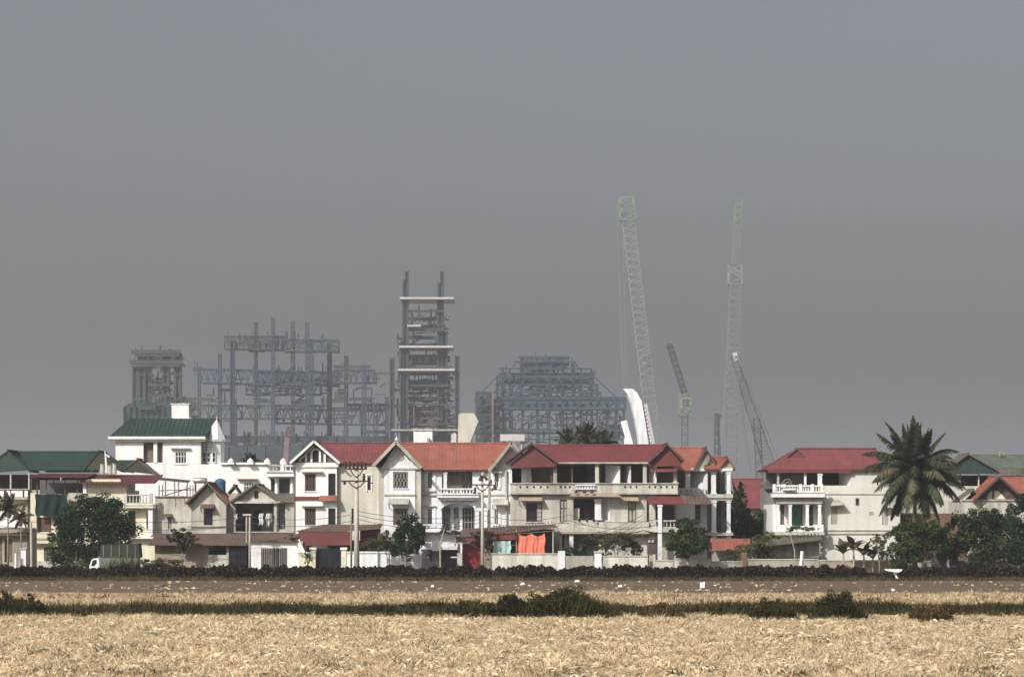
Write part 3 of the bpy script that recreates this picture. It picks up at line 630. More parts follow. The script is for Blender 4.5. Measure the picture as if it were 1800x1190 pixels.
for p, h in ((171, 814), (184.5, 816), (193, 813)): MB().lathe(px(p), 252, [(.22, pz(832)), (.2, pz(h+2)), (.27, pz(h))], 8).b('pot', 'conc3', t)
MB().tube([(px(179), 252, pz(830)), (px(177.5), 252, pz(806)), (px(176), 252, pz(791))], [.14, .10, .05], 6).tube([(px(178), 252, pz(798)), (px(184), 252, pz(802))], .09, 5).b('mast', 'white', t)
# rooftop tank and blue tank
def tank(lab, pc, w, top, bot, Y, m, lying=False):
    at(Y); x = px(pc); r = w*CY/F/2; t = thing('water_tank', lab, 'water tank', x, Y, pz(bot), 'rooftop water tanks')
    if lying: MB().tube([(x-r, Y, pz((top+bot)/2)), (x-r*.85, Y, pz((top+bot)/2)), (x+r*.85, Y, pz((top+bot)/2)), (x+r, Y, pz((top+bot)/2))], [r*.3, r*.42, r*.42, r*.3], 14).b('body', m, t, smooth=True)
    else: MB().lathe(x, Y, [(r*.95, pz(bot)), (r, pz(bot)+.1), (r*.94, pz((bot+top)/2)), (r, pz(top+5)), (r*.75, pz(top+2)), (r*.3, pz(top))], 16).b('body', m, t)
    mb = MB()
    for s in (-.7, .7): mb.box(x+s*r-.05, x+s*r+.05, Y-.3, Y+.3, pz(bot)-.8, pz(bot)+.1)
    mb.b('stand', 'rust', t)
tank('blue plastic water tank behind the small orange gabled roof', 387, 20, 841, 866, 255, 'bluet')
tank('grey steel water tank lying left of the blue tank', 352, 24, 838, 851, 254, 'steelt', True)

# ------------------------------------------------------------------ two small grey gabled houses
def small_house():
    at(249); Y = 249; t = thing('small_gabled_house', 'small grey house with orange tiled right slope and one awning window', 'house', px(368), Y); t['trim'] = 'conc3'
    MB().shell(336, 398, 885, 1000, Y, Y+8, [(358, 374, 893, 923)]).b('wall', 'conc3', t)
    gable_fill(t, [(337, 885), (397, 885), (366, 853)], Y, 8, 'conc3'); gable_roof_y(t, (328, 886), (402, 886), (366, 848), Y-.7, Y+8, 'oldt')
    rake(t, [(328, 884), (366, 849), (402, 884)], Y-.75, .16, .1, 'greyt')
    for p, q in ((342, 878), (350, 870), (381, 870), (391, 880)): MB().pb(p-1, p+1, q-5, q, Y-.6, Y-.003).b('rafter_end', 'wood', t)
    window(t, 358, 374, 893, 923, Y, 'wood', 'bars', n=4, bar='blackiron'); awning(t, 353, 377, 886, 893, Y, .8, 'rust')
    MB().tube([(px(398.5), Y-.2, pz(885)), (px(398.5), Y-.2, 0)], .07, 6).b('downpipe', 'rust', t)
    MB().pb(330, 398, 924, 926, Y-.15, Y-.003).b('band', 'conc', t)
small_house()
def porch_house():
    at(250); Y = 250; t = thing('porch_house', 'small grey house with low pediment over a dark open porch with laundry', 'house', px(455), Y); t['trim'] = 'conc3'
    MB().shell(399, 517, 883, 1000, Y+3, Y+9, [(420, 432, 895, 935), (440, 455, 897, 935)], .3).b('wall', 'dim', t)
    MB().pb(419, 456, 894, 936, Y+3.32, Y+3.4).b('doorway', 'dark', t)
    MB().shell(485, 517, 885, 1000, Y+.2, Y+2.99, [(489, 501, 886, 930)], .5).b('side_wall', 'conc', t)
    MB().pb(488, 502, 885.5, 931, Y+.72, Y+.8).b('side_recess', 'dim', t); window(t, 490, 500, 908, 930, Y+.45, 'wood', 'bars', n=3)
    MB().pb(399, 411, 885, 936, Y+.2, Y+2.99).b('left_pier', 'conc3', t); MB().pb(399, 517, 936, 1000, Y+.1, Y+2.99).b('lower_wall', 'conc', t)
    gable_fill(t, [(410, 881), (492, 881), (450, 855)], Y, .5, 'conc3', 'pediment'); MB().pb(447, 454, 863, 876, Y-.03, Y-.003).b('vent', 'glass', t)
    gable_roof_y(t, (405, 884), (498, 884), (450, 851), Y-.6, Y+8, 'greyt'); rake(t, [(406, 882), (450, 851), (498, 882)], Y-.62, .18, .12, 'greyt')
    MB().pb(406, 489, 881.3, 884.6, Y-.5, Y+.6).b('porch_beam', 'conc3', t)
    MB().roof([(px(495), Y-.3, pz(882)), (px(519), Y-.3, pz(882)), (px(519), Y+4, pz(866)), (px(480), Y+4, pz(866))], .1).b('side_roof', 'greyt', t)
    column(t, 484, 5, 885, 936, Y, 'conc3', False); column(t, 412, 3.5, 885, 936, Y, 'conc3', False)
    MB().pb(412, 516, 934, 936, Y-.6, Y+.09).b('floor_edge', 'conc', t)
    gable_roof_y(t, (393, 866), (417, 868), (405, 852), Y+3, Y+6, 'greyt'); MB().pb(396, 415, 866, 884, Y+3.2, Y+6).b('dormer_wall', 'conc', t)
porch_house()
at(250)
for a, b, u, m, l in ((456, 463, 922, 'cloth', 'white shirt hanging in the dark porch'), (467, 473, 925, 'cloth', 'white towel hanging right of the shirt in the porch'), (474, 479, 918, 'conc3', 'grey cloth hanging beside the right porch column'), (414, 418, 912, 'cloth', 'narrow white sheet hanging at the left edge of the porch'), (494, 499, 918, 'dcloth', 'dark trousers hanging outside the side window'), (434, 439, 920, 'dcloth', 'dark garment hanging in the middle of the porch')):
    tag(cloth(None, a, b, 902, u, 249.6+(a % 3)*.3, m, 'hanging_cloth', 2, .05, .03), l, 'laundry', 'laundry in the porch')
def low_sheds():
    at(240); Y = 240; t = thing('brick_shed', 'low shed with brown sheet roof and rough pinkish brick wall', 'shed', px(350), Y)
    MB().shell(272, 366, 958, 1004, Y, Y+5, []).b('wall', 'pink', t)
    MB().roof([(px(262), Y-.9, pz(957)), (px(436), Y-.9, pz(957)), (px(436), Y+5, pz(938)), (px(262), Y+5, pz(938))], .08, .3, .03).b('roof', 'rust', t)
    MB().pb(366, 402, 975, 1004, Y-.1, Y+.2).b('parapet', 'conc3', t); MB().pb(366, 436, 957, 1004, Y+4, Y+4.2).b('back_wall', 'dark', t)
    MB().pb(398, 403, 958, 975, Y-.1, Y+.2).b('pier', 'conc3', t)
    mb = MB()
    for r in range(9):
        for c in range(18):
            if random.random() < .45: a = 289+c*4.3+(2 if r % 2 else 0); mb.pb(a, a+3.6, 962+r*3.6, 964.8+r*3.6, Y-.03, Y-.002)
    mb.b('exposed_bricks', 'pink', t, kind='stuff')
    g = thing('blue_gate', 'dark blue sheet gate under the brown roof, left of the white garage', 'gate', px(418), Y-.3)
    MB().pb(404, 417.5, 962, 1002, Y-.35, Y-.29).b('door_leaf', 'bluegate', g); MB().pb(418, 432, 962, 1002, Y-.35, Y-.29).b('door_leaf', 'bluegate', g)
    MB().pb(403, 404, 960, 1003, Y-.4, Y-.2).pb(432, 433, 960, 1003, Y-.4, Y-.2).pb(403, 433, 958.5, 960, Y-.4, Y-.2).b('gate_frame', 'blackiron', g)
    s = thing('white_garage', 'low white garage wall with a wide dark barred gate', 'garage', px(500), 239)
    at(239); MB().shell(440, 532, 951, 1004, 239, 244, [(459, 505, 963, 1003)], .25).b('wall', 'white', s)
    MB().roof([(px(434), 238.6, pz(950)), (px(526), 238.6, pz(951)), (px(520), 246, pz(938)), (px(434), 246, pz(938))], .07, .3, .03).b('roof', 'rust', s)
    MB().prism([(px(524), pz(952)), (px(524), pz(1004)), (px(555), pz(1004)), (px(555), pz(973)), (px(538), pz(973)), (px(526), pz(946))], 238.7, 238.98).b('wing_wall', 'white', s)
    d = MB(); d.pb(459, 505, 963, 965, 239.08, 239.14).b('gate_frame', 'conc2', s)
    for k in range(5): a = 459.6+k*9.1; o = MB().pb(a, a+8.5, 965.5, 1003, 239.12, 239.2).b('gate_panel', 'blackiron', s); 
    mb = MB()
    for k in range(14): a = 461+k*3.3; mb.pb(a, a+.7, 966, 1003, 239.04, 239.09)
    mb.b('gate_bars', 'conc', s, kind='stuff')
low_sheds()

# ------------------------------------------------------------------ house A: white gabled front, crimson roof
def house_a():
    at(248); Y = 248; t = thing('crimson_roofed_house', 'narrow white gabled house with crimson tiled roof and plain cream side', 'house', px(595), Y); t['trim'] = 'white'
    MB().shell(519, 592, 821, 1003, Y, Y+9, [(536, 555, 833, 863), (536, 555, 893, 923), (577, 590, 832, 871), (577, 590, 893, 926)], .25).b('front_wall', 'white', t)
    for z in (833, 893): window(t, 536, 555, z, z+30, Y, 'wood', 'chain', n=3, bar='brownp', fw=1.6); hood(t, 530, 567, z-5, Y, .5, .1, 'yellow')
    for z, u in ((832, 871), (893, 926)): window(t, 577, 590, z, u, Y+.12, 'wood', 'bars', n=3, bar='blackiron', sill=False)
    MB().pb(518, 592, 872.5, 879, Y-.12, Y-.003).b('floor_band', 'maroon', t)
    MB().roof([(px(560), Y-.7, pz(881)), (px(592), Y-.7, pz(880)), (px(592), Y-.13, pz(871)), (px(563), Y-.13, pz(871))], .05).b('tile_eyebrow', 'oldt', t)
    MB().pb(517, 519, 822, 1003, Y-.06, Y+.4).b('corner_pipe', 'brownp', t)
    MB().pb(516, 595, 813, 821, Y-.18, Y+.3).b('gable_band', 'white', t)
    gable_fill(t, [(520, 813), (590, 813), (553, 780)], Y+.1, .3, 'brownp', 'gable_wall')
    o = MB(); pts = [(547.5, 812), (547.5, 797)]+[(555-7.5*math.cos(a), 797-8*math.sin(a)) for a in [i*math.pi/8 for i in range(1, 8)]]+[(562.5, 797), (562.5, 812)]
    for p, q in zip(pts, pts[1:]): o.bar((px(p[0]), Y-.02, pz(p[1])), (px(q[0]), Y-.02, pz(q[1])), .2, .16)
    w = o.b('arched_window', 'white', t); MB().prism([(px(a), pz(b)) for a, b in ((548, 812), (562, 812), (562, 797), (555, 790), (548, 797))], Y+.03, Y+.08).b('pane', 'glass', w)
    rake(t, [(538, 812), (538, 797), (546, 789), (552, 784)], Y-.02, .16, .22, 'white', 'gable_timber'); rake(t, [(571, 813), (571, 798)], Y-.02, .16, .2, 'white', 'gable_timber'); rake(t, [(527, 812), (527, 808), (537, 800)], Y-.02, .16, .18, 'white', 'gable_timber')
    gable_roof_y(t, (511, 815), (599, 815), (553, 776), Y-.8, Y+4.5, 'redt'); rake(t, [(511, 814.5), (553, 776), (598, 814.5)], Y-.85, .22, .12, 'white')
    gable_roof_x(t, 553, 704, 776.5, 814, Y+.3, Y+4.5, 'redt', a2=596, b2=704)
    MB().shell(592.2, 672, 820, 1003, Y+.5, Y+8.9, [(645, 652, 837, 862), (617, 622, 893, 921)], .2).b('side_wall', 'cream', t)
    MB().pb(592.4, 690, 812, 819.8, Y+.7, Y+1).b('eaves_board', 'conc', t)
    window(t, 645, 652, 837, 862, Y+.5, 'white', 'plain', sill=False, fw=.8); window(t, 617, 622, 893, 921, Y+.5, 'white', 'plain', sill=False, fw=.6)
    for a, b, z, u in ((643, 645, 835, 864), (652, 654, 835, 864)): MB().pb(a, b, z, u, Y+.42, Y+.49).b('window_surround', 'white', t)
    MB().pb(643, 654, 833.5, 835, Y+.38, Y+.49).b('window_surround', 'white', t)
house_a()
def maroon_awning():
    at(240); Y = 240; t = thing('maroon_shelter', 'front shelter with brown roof and deep maroon sheet fascia over a dark gate', 'shelter', px(595), Y)
    MB().roof([(px(522), Y-.8, pz(933)), (px(600), Y-.8, pz(933)), (px(640), Y+5.5, pz(922)), (px(560), Y+5.5, pz(922))], .07, .3, .03).b('roof', 'rust', t)
    MB().roof([(px(600), Y-.8, pz(933.3)), (px(668), Y-.8, pz(928)), (px(668), Y+5.5, pz(921)), (px(640), Y+5.5, pz(922))], .07, .3, .03).b('roof', 'rust', t)
    for k in range(8): a = 526+k*11.7; MB().pb(a, a+11.64, 934, 958, Y-.75, Y-.70).b('fascia_sheet', 'maroon', t)
    for k in range(4): a = 632+k*9; MB().pb(a, a+8.95, 931.5-k*.9, 958, Y+.8, Y+.85).b('fascia_sheet', 'maroon', t)
    for p in (528, 617, 666): MB().tube([(px(p), Y-.4, 0), (px(p), Y-.4, pz(934))], .07, 6).b('post', 'rust', t)
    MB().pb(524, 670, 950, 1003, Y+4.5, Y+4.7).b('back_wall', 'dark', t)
    at(238.5); g = thing('front_gate', 'dark wide gate between two white pillars under the maroon fascia', 'gate', px(579), 238.5)
    for k in range(4): a = 557.3+k*10.8; MB().pb(a, a+10.4, 964, 1002, 238.6, 238.66).b('gate_panel', 'bluegate', g)
    for p in (550.5, 604.5): MB().pb(p-4.5, p+4.5, 966, 1004, 238.2, 239).b('pillar', 'yellow', g); MB().pb(p-6, p+6, 962, 966, 238.1, 239.1).b('pillar_cap', 'white', g)
    w = thing('yellow_wall', 'short cream boundary wall left of the gate pillar', 'wall', px(534), 238); 
    MB().pb(524, 545.8, 972, 1004, 238.4, 238.7).b('body', 'yellow', w); MB().pb(523, 545.8, 970, 971.8, 238.3, 238.8).b('coping', 'white', w)
    w = thing('white_wall', 'bright white boundary wall with panels, behind the electricity pole', 'wall', px(675), 236)
    at(236); MB().pb(609.3, 742, 972, 1006, 236.2, 236.5).b('body', 'white2', w); MB().pb(609.3, 743, 969, 971.8, 236.1, 236.6).b('coping', 'white2', w)
    for p in (623, 664, 682, 704, 739): MB().pb(p-1.2, p+1.2, 972, 1006, 236.05, 236.19).b('pilaster', 'white', w)
maroon_awning()

# ------------------------------------------------------------------ house B: white villa, orange roof
def house_b():
    at(247); Y = 247; t = thing('orange_roofed_villa', 'white two winged villa with bright orange tiled roof and arched balcony', 'house', px(790), Y); t['trim'] = 'white2'
    MB().shell(675, 730, 823, 1004, Y, Y+8, [(691, 717, 829, 858), (691, 717, 893, 923)], .25).b('wing_wall', 'white2', t)
    window(t, 691, 717, 829, 858, Y, 'brownp', 'chain', n=4, bar='grille', fw=1.3); window(t, 691, 717, 893, 923, Y, 'brownp', 'chain', n=4, bar='grille', fw=1.3)
    MB().pb(693, 704, 895, 921, Y+.03, Y+.05).b('sash_shadow_board', 'wood', t)  # dark board stands in for the shadow of an open sash
    awning(t, 683, 719, 876, 886, Y, 1.0, 'conc')
    for a, b in ((666, 675), (730, 740)):
        MB().pb(a, b, 823, 1004, Y+.12, Y+7.9).b('corner_pilaster', 'conc3', t)
    # centre, set back, with loggia above and arched porch below
    MB().shell(740.2, 862, 823, 1004, Y+1.4, Y+7.8, [(750, 760, 829, 858), (750, 760, 893, 922), (776, 830, 828, 867), (776, 834, 884, 931)], 1.3).b('centre_wall', 'white2', t)
    for z in (829, 893):
        window(t, 750, 760, z, z+29, Y+1.4, 'white', 'chain', n=2, bar='grille'); MB().pb(745, 765, z+31, z+34, Y+1.15, Y+1.39).b('window_ledge', 'white2', t)
        for a in (745.5, 762): MB().pb(a, a+3, z-3, z+31, Y+1.3, Y+1.39).b('window_surround', 'white', t)
    MB().pb(745, 765, 888, 890, Y+1.15, Y+1.39).b('window_ledge', 'conc3', t)
    MB().pb(777, 829.5, 828.5, 866.5, Y+2.72, Y+2.78).b('loggia_back_wall', 'yellow', t)
    for k in range(9):                                    # slanting slats of the blind
        a = 787+k*3; MB().prism([(px(a-4), pz(853)), (px(a-2.6), pz(853)), (px(a+3.4), pz(834)), (px(a+2), pz(834))], Y+2.5, Y+2.55).b('slat', 'brownp', t)
    MB().pb(785, 812, 829, 834, Y+2.3, Y+2.4).b('loggia_shade_board', 'brownp', t)
    d = window(t, 811, 829, 829, 866, Y+2.5, 'wood', 'chain', n=3, bar='grille', sill=False)
    column(t, 782, 6, 828, 867, Y+1.2, 'white2'); balustrade(t, 772, 840, 858, 869, Y+.9, 'white2', .3)
    MB().pb(740.2, 862, 868.5, 871, Y+1.2, Y+1.39).b('floor_band', 'conc', t); MB().pb(675, 730, 868.5, 871, Y-.1, Y-.003).b('floor_band', 'conc', t)
    MB().pb(768, 842, 871.3, 874.5, Y+.3, Y+1.39).b('balcony_slab', 'white2', t); MB().prism([(px(771), pz(874.6)), (px(839), pz(874.6)), (px(834), pz(879.5)), (px(776), pz(879.5))], Y+.6, Y+1.39).b('slab_moulding', 'white2', t)
    # arch head filling the top corners of the porch opening
    for s in (-1, 1):
        pts = [(805+s*31, 882), (805+s*31, 897)]+[(805+s*30*math.cos(a), 897-13*math.sin(a)) for a in [i*math.pi/16 for i in range(1, 9)]]+[(805, 882)]
        MB().prism([(px(a), pz(b)) for a, b in (pts if s < 0 else pts[::-1])], Y+1.2, Y+1.38).b('arch_spandrel', 'white2', t)
    MB().pb(777, 833.5, 884.5, 930.5, Y+2.72, Y+2.78).b('porch_back_wall', 'white2', t)
    for a, b in ((779, 790), (796.5, 805), (812, 832)): window(t, a, b, 892, 930, Y+2.5, 'wood', 'bars', n=3, bar='grille', sill=False)
    for p in (838, 853): column(t, p, 7, 893, 932, Y+.9, 'white2')
    MB().pb(846, 849, 884, 932, Y+1.2, Y+1.38).b('niche', 'dim', t)
    for p in (859,): MB().pb(p-1.5, p+1.5, 828, 932, Y+1.0, Y+1.38).b('downpipe', 'conc3', t)
    MB().pb(738, 862, 931, 935, Y+.2, Y+1.38).b('balcony_slab', 'white2', t); balustrade(t, 741, 778, 921, 930.8, Y+.5, 'white2', .3)
    # right wing
    MB().shell(862.2, 935, 823, 1004, Y+.5, Y+8, [(868, 877, 829, 858), (868, 877, 893, 922)], .25).b('wing_wall', 'white2', t)
    for z in (829, 893): window(t, 868, 877, z, z+29, Y+.5, 'white', 'chain', n=2, bar='grille'); MB().pb(877.5, 880, z-3, z+31, Y+.4, Y+.49).b('window_surround', 'white', t)
    hood(t, 864, 882, 829, Y+.5, .4, .1); awning(t, 865, 893, 876, 887, Y+.5, 1.0, 'conc3'); MB().pb(862.2, 935, 868.5, 871, Y+.4, Y+.49).b('floor_band', 'conc', t)
    MB().tube([(px(890), Y+.3, pz(826)), (px(890), Y+.3, 0)], .08, 6).b('downpipe', 'conc3', t)
    # roofs
    gable_fill(t, [(670, 823), (738, 823), (696, 783)], Y, .3, 'white2'); gable_roof_y(t, (658, 818), (742, 822), (697, 776), Y-1, Y+5, 'orange'); rake(t, [(656, 820), (697, 777), (741, 823)], Y-1.05, .3, .14, 'conc')
    MB().pb(668, 740, 822.6, 825, Y-.12, Y-.003).b('gable_band', 'conc3', t)
    ring = MB(); 
    for k in range(14):
        a0, a1 = 2*math.pi*k/14, 2*math.pi*(k+1)/14; ring.bar((px(704)+.28*math.cos(a0), Y-.04, pz(803)+.32*math.sin(a0)), (px(704)+.28*math.cos(a1), Y-.04, pz(803)+.32*math.sin(a1)), .06)
    ring.b('gable_roundel', 'conc3', t)
    for p, q in ((680, 803), (685, 798), (710, 797), (720, 806), (729, 815)): MB().pb(p-1, p+1.4, q-6, q, Y-.8, Y-.003).b('rafter_end', 'wood', t)
    gable_roof_x(t, 697, 899, 777, 825, Y+.7, Y+5, 'orange', a2=737, b2=863)
    gable_fill(t, [(858, 824), (936, 824), (897, 784)], Y+.5, .3, 'white2'); gable_roof_y(t, (860, 826), (942, 826), (899, 777), Y-.4, Y+5, 'orange'); rake(t, [(859, 829), (899, 778), (940, 824)], Y-.45, .3, .14, 'conc2')
    for p, q in ((869, 815), (878, 805), (886, 796)): MB().pb(p-1, p+2, q-5, q+1, Y-.2, Y+.49).b('rafter_end', 'wood', t)
    for k in range(14): MB().pb(742+k*8.6, 744+k*8.6, 825, 828.5, Y+.8, Y+1.39).b('rafter_end', 'wood', t)
    MB().lathe(px(698), Y-1, [(.05, pz(776)), (.17, pz(773.5)), (.1, pz(771)), (.02, pz(768))], 8).b('finial', 'white', t)
house_b()
def entrance_b():
    at(237); Y = 237; t = thing('villa_entrance', 'villa entrance with two thin white roof slabs over a dark iron gate', 'gate', px(772), Y)
    for a, b, z, u in ((741, 803, 952.5, 955.5), (739, 804, 961, 965)): MB().pb(a, b, z, u, Y-.8, Y+.8).b('canopy_slab', 'white2', t)
    MB().pb(760, 776, 950, 968, Y-.85, Y-.2).b('canopy_crest', 'white2', t)
    for p in (745, 800): MB().pb(p-1.5, p+1.5, 955.6, 960.8, Y-.6, Y+.5).b('strut', 'white2', t)
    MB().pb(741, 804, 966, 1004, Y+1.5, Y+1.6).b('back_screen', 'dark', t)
    MB().pb(760, 775, 969, 1004, Y+.4, Y+.5).b('door', 'conc2', t)
    for k in range(9): a = 742.5+k*2; MB().pb(a, a+.7, 966, 1004, Y, Y+.04).b('gate_bar', 'blackiron', t)
    for k in range(11): a = 777+k*2.2; MB().pb(a, a+.7, 966, 1004, Y, Y+.04).b('gate_bar', 'blackiron', t)
    MB().pb(742, 754, 978, 980, Y-.05, Y+.08).b('gate_rail', 'white2', t); MB().pb(792, 803, 978, 980, Y-.05, Y+.08).b('gate_rail', 'white2', t)
    MB().pb(803.5, 812, 972, 1004, Y-.4, Y+.4).b('pillar', 'conc3', t); MB().pb(805.5, 809, 950, 971.8, Y-.1, Y+.2).b('pillar_post', 'conc3', t)
entrance_b()
def shed_b():
    at(238); Y = 238; t = thing('maroon_roofed_shed', 'long lean-to shed with maroon brown roof rising to the right over hanging cloths', 'shed', px(890), Y)
    MB().roof([(px(800), Y-1.2, pz(944)), (px(895), Y-1.2, pz(936)), (px(905), Y+4.5, pz(924)), (px(812), Y+4.5, pz(930))], .07, .3, .03).b('roof', 'rust', t)
    MB().roof([(px(895), Y-1.2, pz(936)), (px(980), Y-1.2, pz(925.5)), (px(975), Y+4.5, pz(922)), (px(905), Y+4.5, pz(924))], .07, .3, .03).b('roof', 'rust', t)
    MB().prism([(px(802), pz(944.5)), (px(895), pz(937)), (px(906), pz(936)), (px(906), pz(948)), (px(802), pz(953))], Y-1.1, Y-1.04).b('fascia', 'maroon', t)
    for p in (806, 854, 908, 972): MB().tube([(px(p), Y-.8, 0), (px(p), Y-.8, pz(940 if p < 900 else 930))], .06, 6).b('post', 'conc3' if p != 908 else 'tan', t)
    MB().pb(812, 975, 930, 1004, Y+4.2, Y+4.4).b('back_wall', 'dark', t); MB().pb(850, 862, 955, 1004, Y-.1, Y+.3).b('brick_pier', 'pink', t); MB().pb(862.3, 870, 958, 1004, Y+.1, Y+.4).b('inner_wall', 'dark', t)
    g = thing('red_gate', 'plain crimson red sheet gate under the lean-to shed', 'gate', px(830), Y)
    MB().pb(812.5, 849, 957, 1006, Y-.05, Y+.02).b('leaf', 'redgate', g); MB().pb(812, 849.5, 955, 957, Y-.08, Y+.05).b('top_rail', 'conc2', g); MB().pb(814, 815.5, 990, 992.5, Y-.12, Y-.05).b('latch', 'white', g)
    at(236); w = thing('stained_wall', 'stained off white yard wall below the teal and coral cloths', 'wall', px(925), 236)
    MB().pb(861, 981, 974, 1006, 235.9, 236.15).b('body', 'dirtyw', w); MB().pb(860.5, 981, 972, 973.8, 235.8, 236.25).b('coping', 'conc3', w)
    MB().pb(981, 993, 968, 1006, 235.6, 236.4).b('end_pillar', 'white2', w)
shed_b()
at(237)
tag(cloth(None, 867, 898, 950, 973, 236.6, 'teal', 'teal_cloth', 3, .08, .05), 'pale teal cloth hanging over the stained wall', 'cloth')
tag(cloth(None, 911, 958, 937, 975, 236.7, 'coral', 'coral_curtain', 7, .10, .28), 'big coral red curtain hanging from the shed roof', 'curtain')
tag(MB().tube([(px(862), 236.6, pz(957)), (px(908), 236.6, pz(958)), (px(909), 236.6, pz(938)), (px(972), 236.6, pz(933))], .02, 4).b('clothes_line', 'tan'), 'clothes line under the lean-to roof carrying the cloths', 'clothes line')

# ------------------------------------------------------------------ house C: weathered grey, maroon gables
def house_c():
    at(243); Y = 243; t = thing('grey_villa', 'weathered grey three storey villa with dull red roof and maroon clad gables', 'house', px(1045), Y); t['trim'] = 'conc3'
    MB().shell(897, 1137, 867, 1005, Y+.2, Y+8, [(925, 953, 884, 917), (984, 997, 878, 917), (1008, 1073, 876, 914), (1104, 1118, 880, 917), (984, 992, 938, 962), (1000, 1052, 937, 985)], 1.6).b('wall', 'conc3', t)
    window(t, 925, 953, 884, 917, Y+.2, 'wood', 'open'); window(t, 984, 997, 878, 917, Y+.2, 'wood', 'glaze', 'grille', n=2); window(t, 1104, 1118, 880, 917, Y+.2, 'wood', 'glaze', 'grille', n=2)
    for a, b, z, u in ((912, 953, 871, 880), (1089, 1122, 871, 880)): awning(t, a, b, z, u, Y+.2, .9, 'tan')
    MB().roof([(px(1000), Y-1.1, pz(872)), (px(1092), Y-1.1, pz(873)), (px(1078), Y+.1, pz(863)), (px(1012), Y+.1, pz(863))], .05).b('awning', 'tan', t)
    MB().pb(1009, 1072.5, 876.5, 913.5, Y+1.82, Y+1.9).b('porch_back_wall', 'dark', t)
    window(t, 1020, 1044, 880, 913, Y+1.6, 'bluegate', 'glaze', n=3, bar='blackiron', sill=False)
    column(t, 1051, 11, 876, 914, Y, 'white2'); MB().pb(1008.5, 1019, 893, 913, Y+.8, Y+.9).b('porch_screen', 'conc3', t)
    # splayed partition that catches the sun
    x0, x1 = px(1072), px(1056); MB().add([(x0, Y+.3, pz(914)), (x0, Y+.3, pz(876)), (x1, Y+1.8, pz(876)), (x1, Y+1.8, pz(914)), (x0+.1, Y+.35, pz(914)), (x0+.1, Y+.35, pz(876)), (x1+.1, Y+1.85, pz(876)), (x1+.1, Y+1.85, pz(914))], [(0,1,2,3),(4,7,6,5),(0,4,5,1)]).b('splayed_partition', 'white2', t)
    balustrade(t, 1005, 1050, 916, 926, Y-.7, 'conc3', .5, posts=(1006,)); MB().pb(984, 1140, 926, 935, Y-.9, Y+.19).b('balcony_slab', 'conc3', t); MB().pb(1052, 1140, 917, 925.8, Y-.7, Y+.19).b('balcony_front', 'conc3', t)
    MB().pb(983, 1141, 935.3, 938, Y-.95, Y+.15).b('slab_edge', 'tan', t)
    for p in (1018, 1031, 1043): MB().lathe(px(p), Y-.8, [(.1, pz(916)), (.16, pz(912.5)), (.05, pz(911))], 7).b('flowerpot', 'blackiron', t)
    for p in (1012, 1027, 1040): MB().lathe(px(p), Y-1.05, [(.15, pz(866.8)), (.18, pz(864)), (.15, pz(862.2))], 8).b('hanging_pot', 'blackiron', t)
    MB().pb(983, 988, 938.3, 1004, Y-.6, Y+.19).b('pier', 'conc3', t); column(t, 1004, 7, 938.3, 1003, Y-.5, 'white2', False); MB().pb(1001, 1051, 938, 984, Y+1.82, Y+1.9).b('ground_back_wall', 'dim', t)
    MB().pb(1141, 1152, 867, 1004, Y-.1, Y+.19).b('pier', 'conc3', t)
    MB().shell(1137.2, 1192, 867, 1005, Y+2.5, Y+8, []).b('rear_wall', 'conc', t); MB().shell(1137.3, 1188, 930, 1005, Y+.2, Y+2.4, [(1139, 1151, 945, 996)]).b('lower_wall', 'conc3', t)
    # roof terrace with parapet
    MB().shell(897, 1191, 850.5, 866.5, Y-.3, Y+7.9, [(a, a+3.2, 854, 858) for a in [913+12*k for k in range(5)]+[984+8*k for k in range(3)]+[1097+10*k for k in range(3)]+[1140+10*k for k in range(5)]], .3).b('parapet', 'conc3', t)
    MB().pb(895, 1193, 848.8, 850.3, Y-.45, Y-.05).b('parapet_coping', 'conc3', t); MB().pb(896, 1192, 866.7, 868.6, Y-.4, Y+.19).b('floor_band', 'conc', t)
    balustrade(t, 1011, 1046, 851.5, 860, Y-.5, 'white2', .26)
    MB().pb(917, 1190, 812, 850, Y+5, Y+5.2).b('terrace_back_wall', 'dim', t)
    MB().pb(900, 917, 822, 849, Y+4.5, Y+5.1).b('terrace_end_wall', 'conc3', t)
    for a, b, m in ((984, 1003, 'wood'), (1008, 1035, 'bluegate'), (1062, 1076, 'wood')): MB().pb(a, b, 818, 849, Y+4.93, Y+4.99).b('terrace_door', m, t)
    for p, w in ((975.5, 6.5), (1049.5, 6.5), (1133.5, 6.5), (1187, 6.5)): column(t, p, w, 812 if p < 1180 else 822, 850, Y+.1, 'conc3')
    for p in (934, 1006, 969): MB().tube([(px(p), Y+.2, pz(850)), (px(p), Y+.2, pz(816))], .06, 6).b('post', 'rust', t)
    for f, b in ((1088, 1066), (1107, 1099), (1152, 1143)):
        x0, x1 = px(f), px(b); MB().add([(x0, Y+.2, pz(850)), (x0, Y+.2, pz(818)), (x1, Y+2.7, pz(816)), (x1, Y+2.7, pz(850)), (x0+.12, Y+.2, pz(850)), (x0+.12, Y+.2, pz(818)), (x1+.12, Y+2.7, pz(816)), (x1+.12, Y+2.7, pz(850))], [(0,1,2,3),(4,7,6,5),(0,4,5,1)]).b('splayed_partition', 'white2', t)
    # roofs and clad gables
    gable_roof_x(t, 933, 1171, 780.5, 813, Y-.3, Y+4.4, 'redt2', a2=976, b2=1141)
    for l, r, a, tp, bt in ((899, 976, 934, 784, 822), (1140, 1197, 1171, 785, 820)):
        gable_fill(t, [(l, bt), (r, bt-1), (r, bt-6), (a, tp), (l, bt-6)], Y-.7, .07, 'maroon', 'gable_cladding')
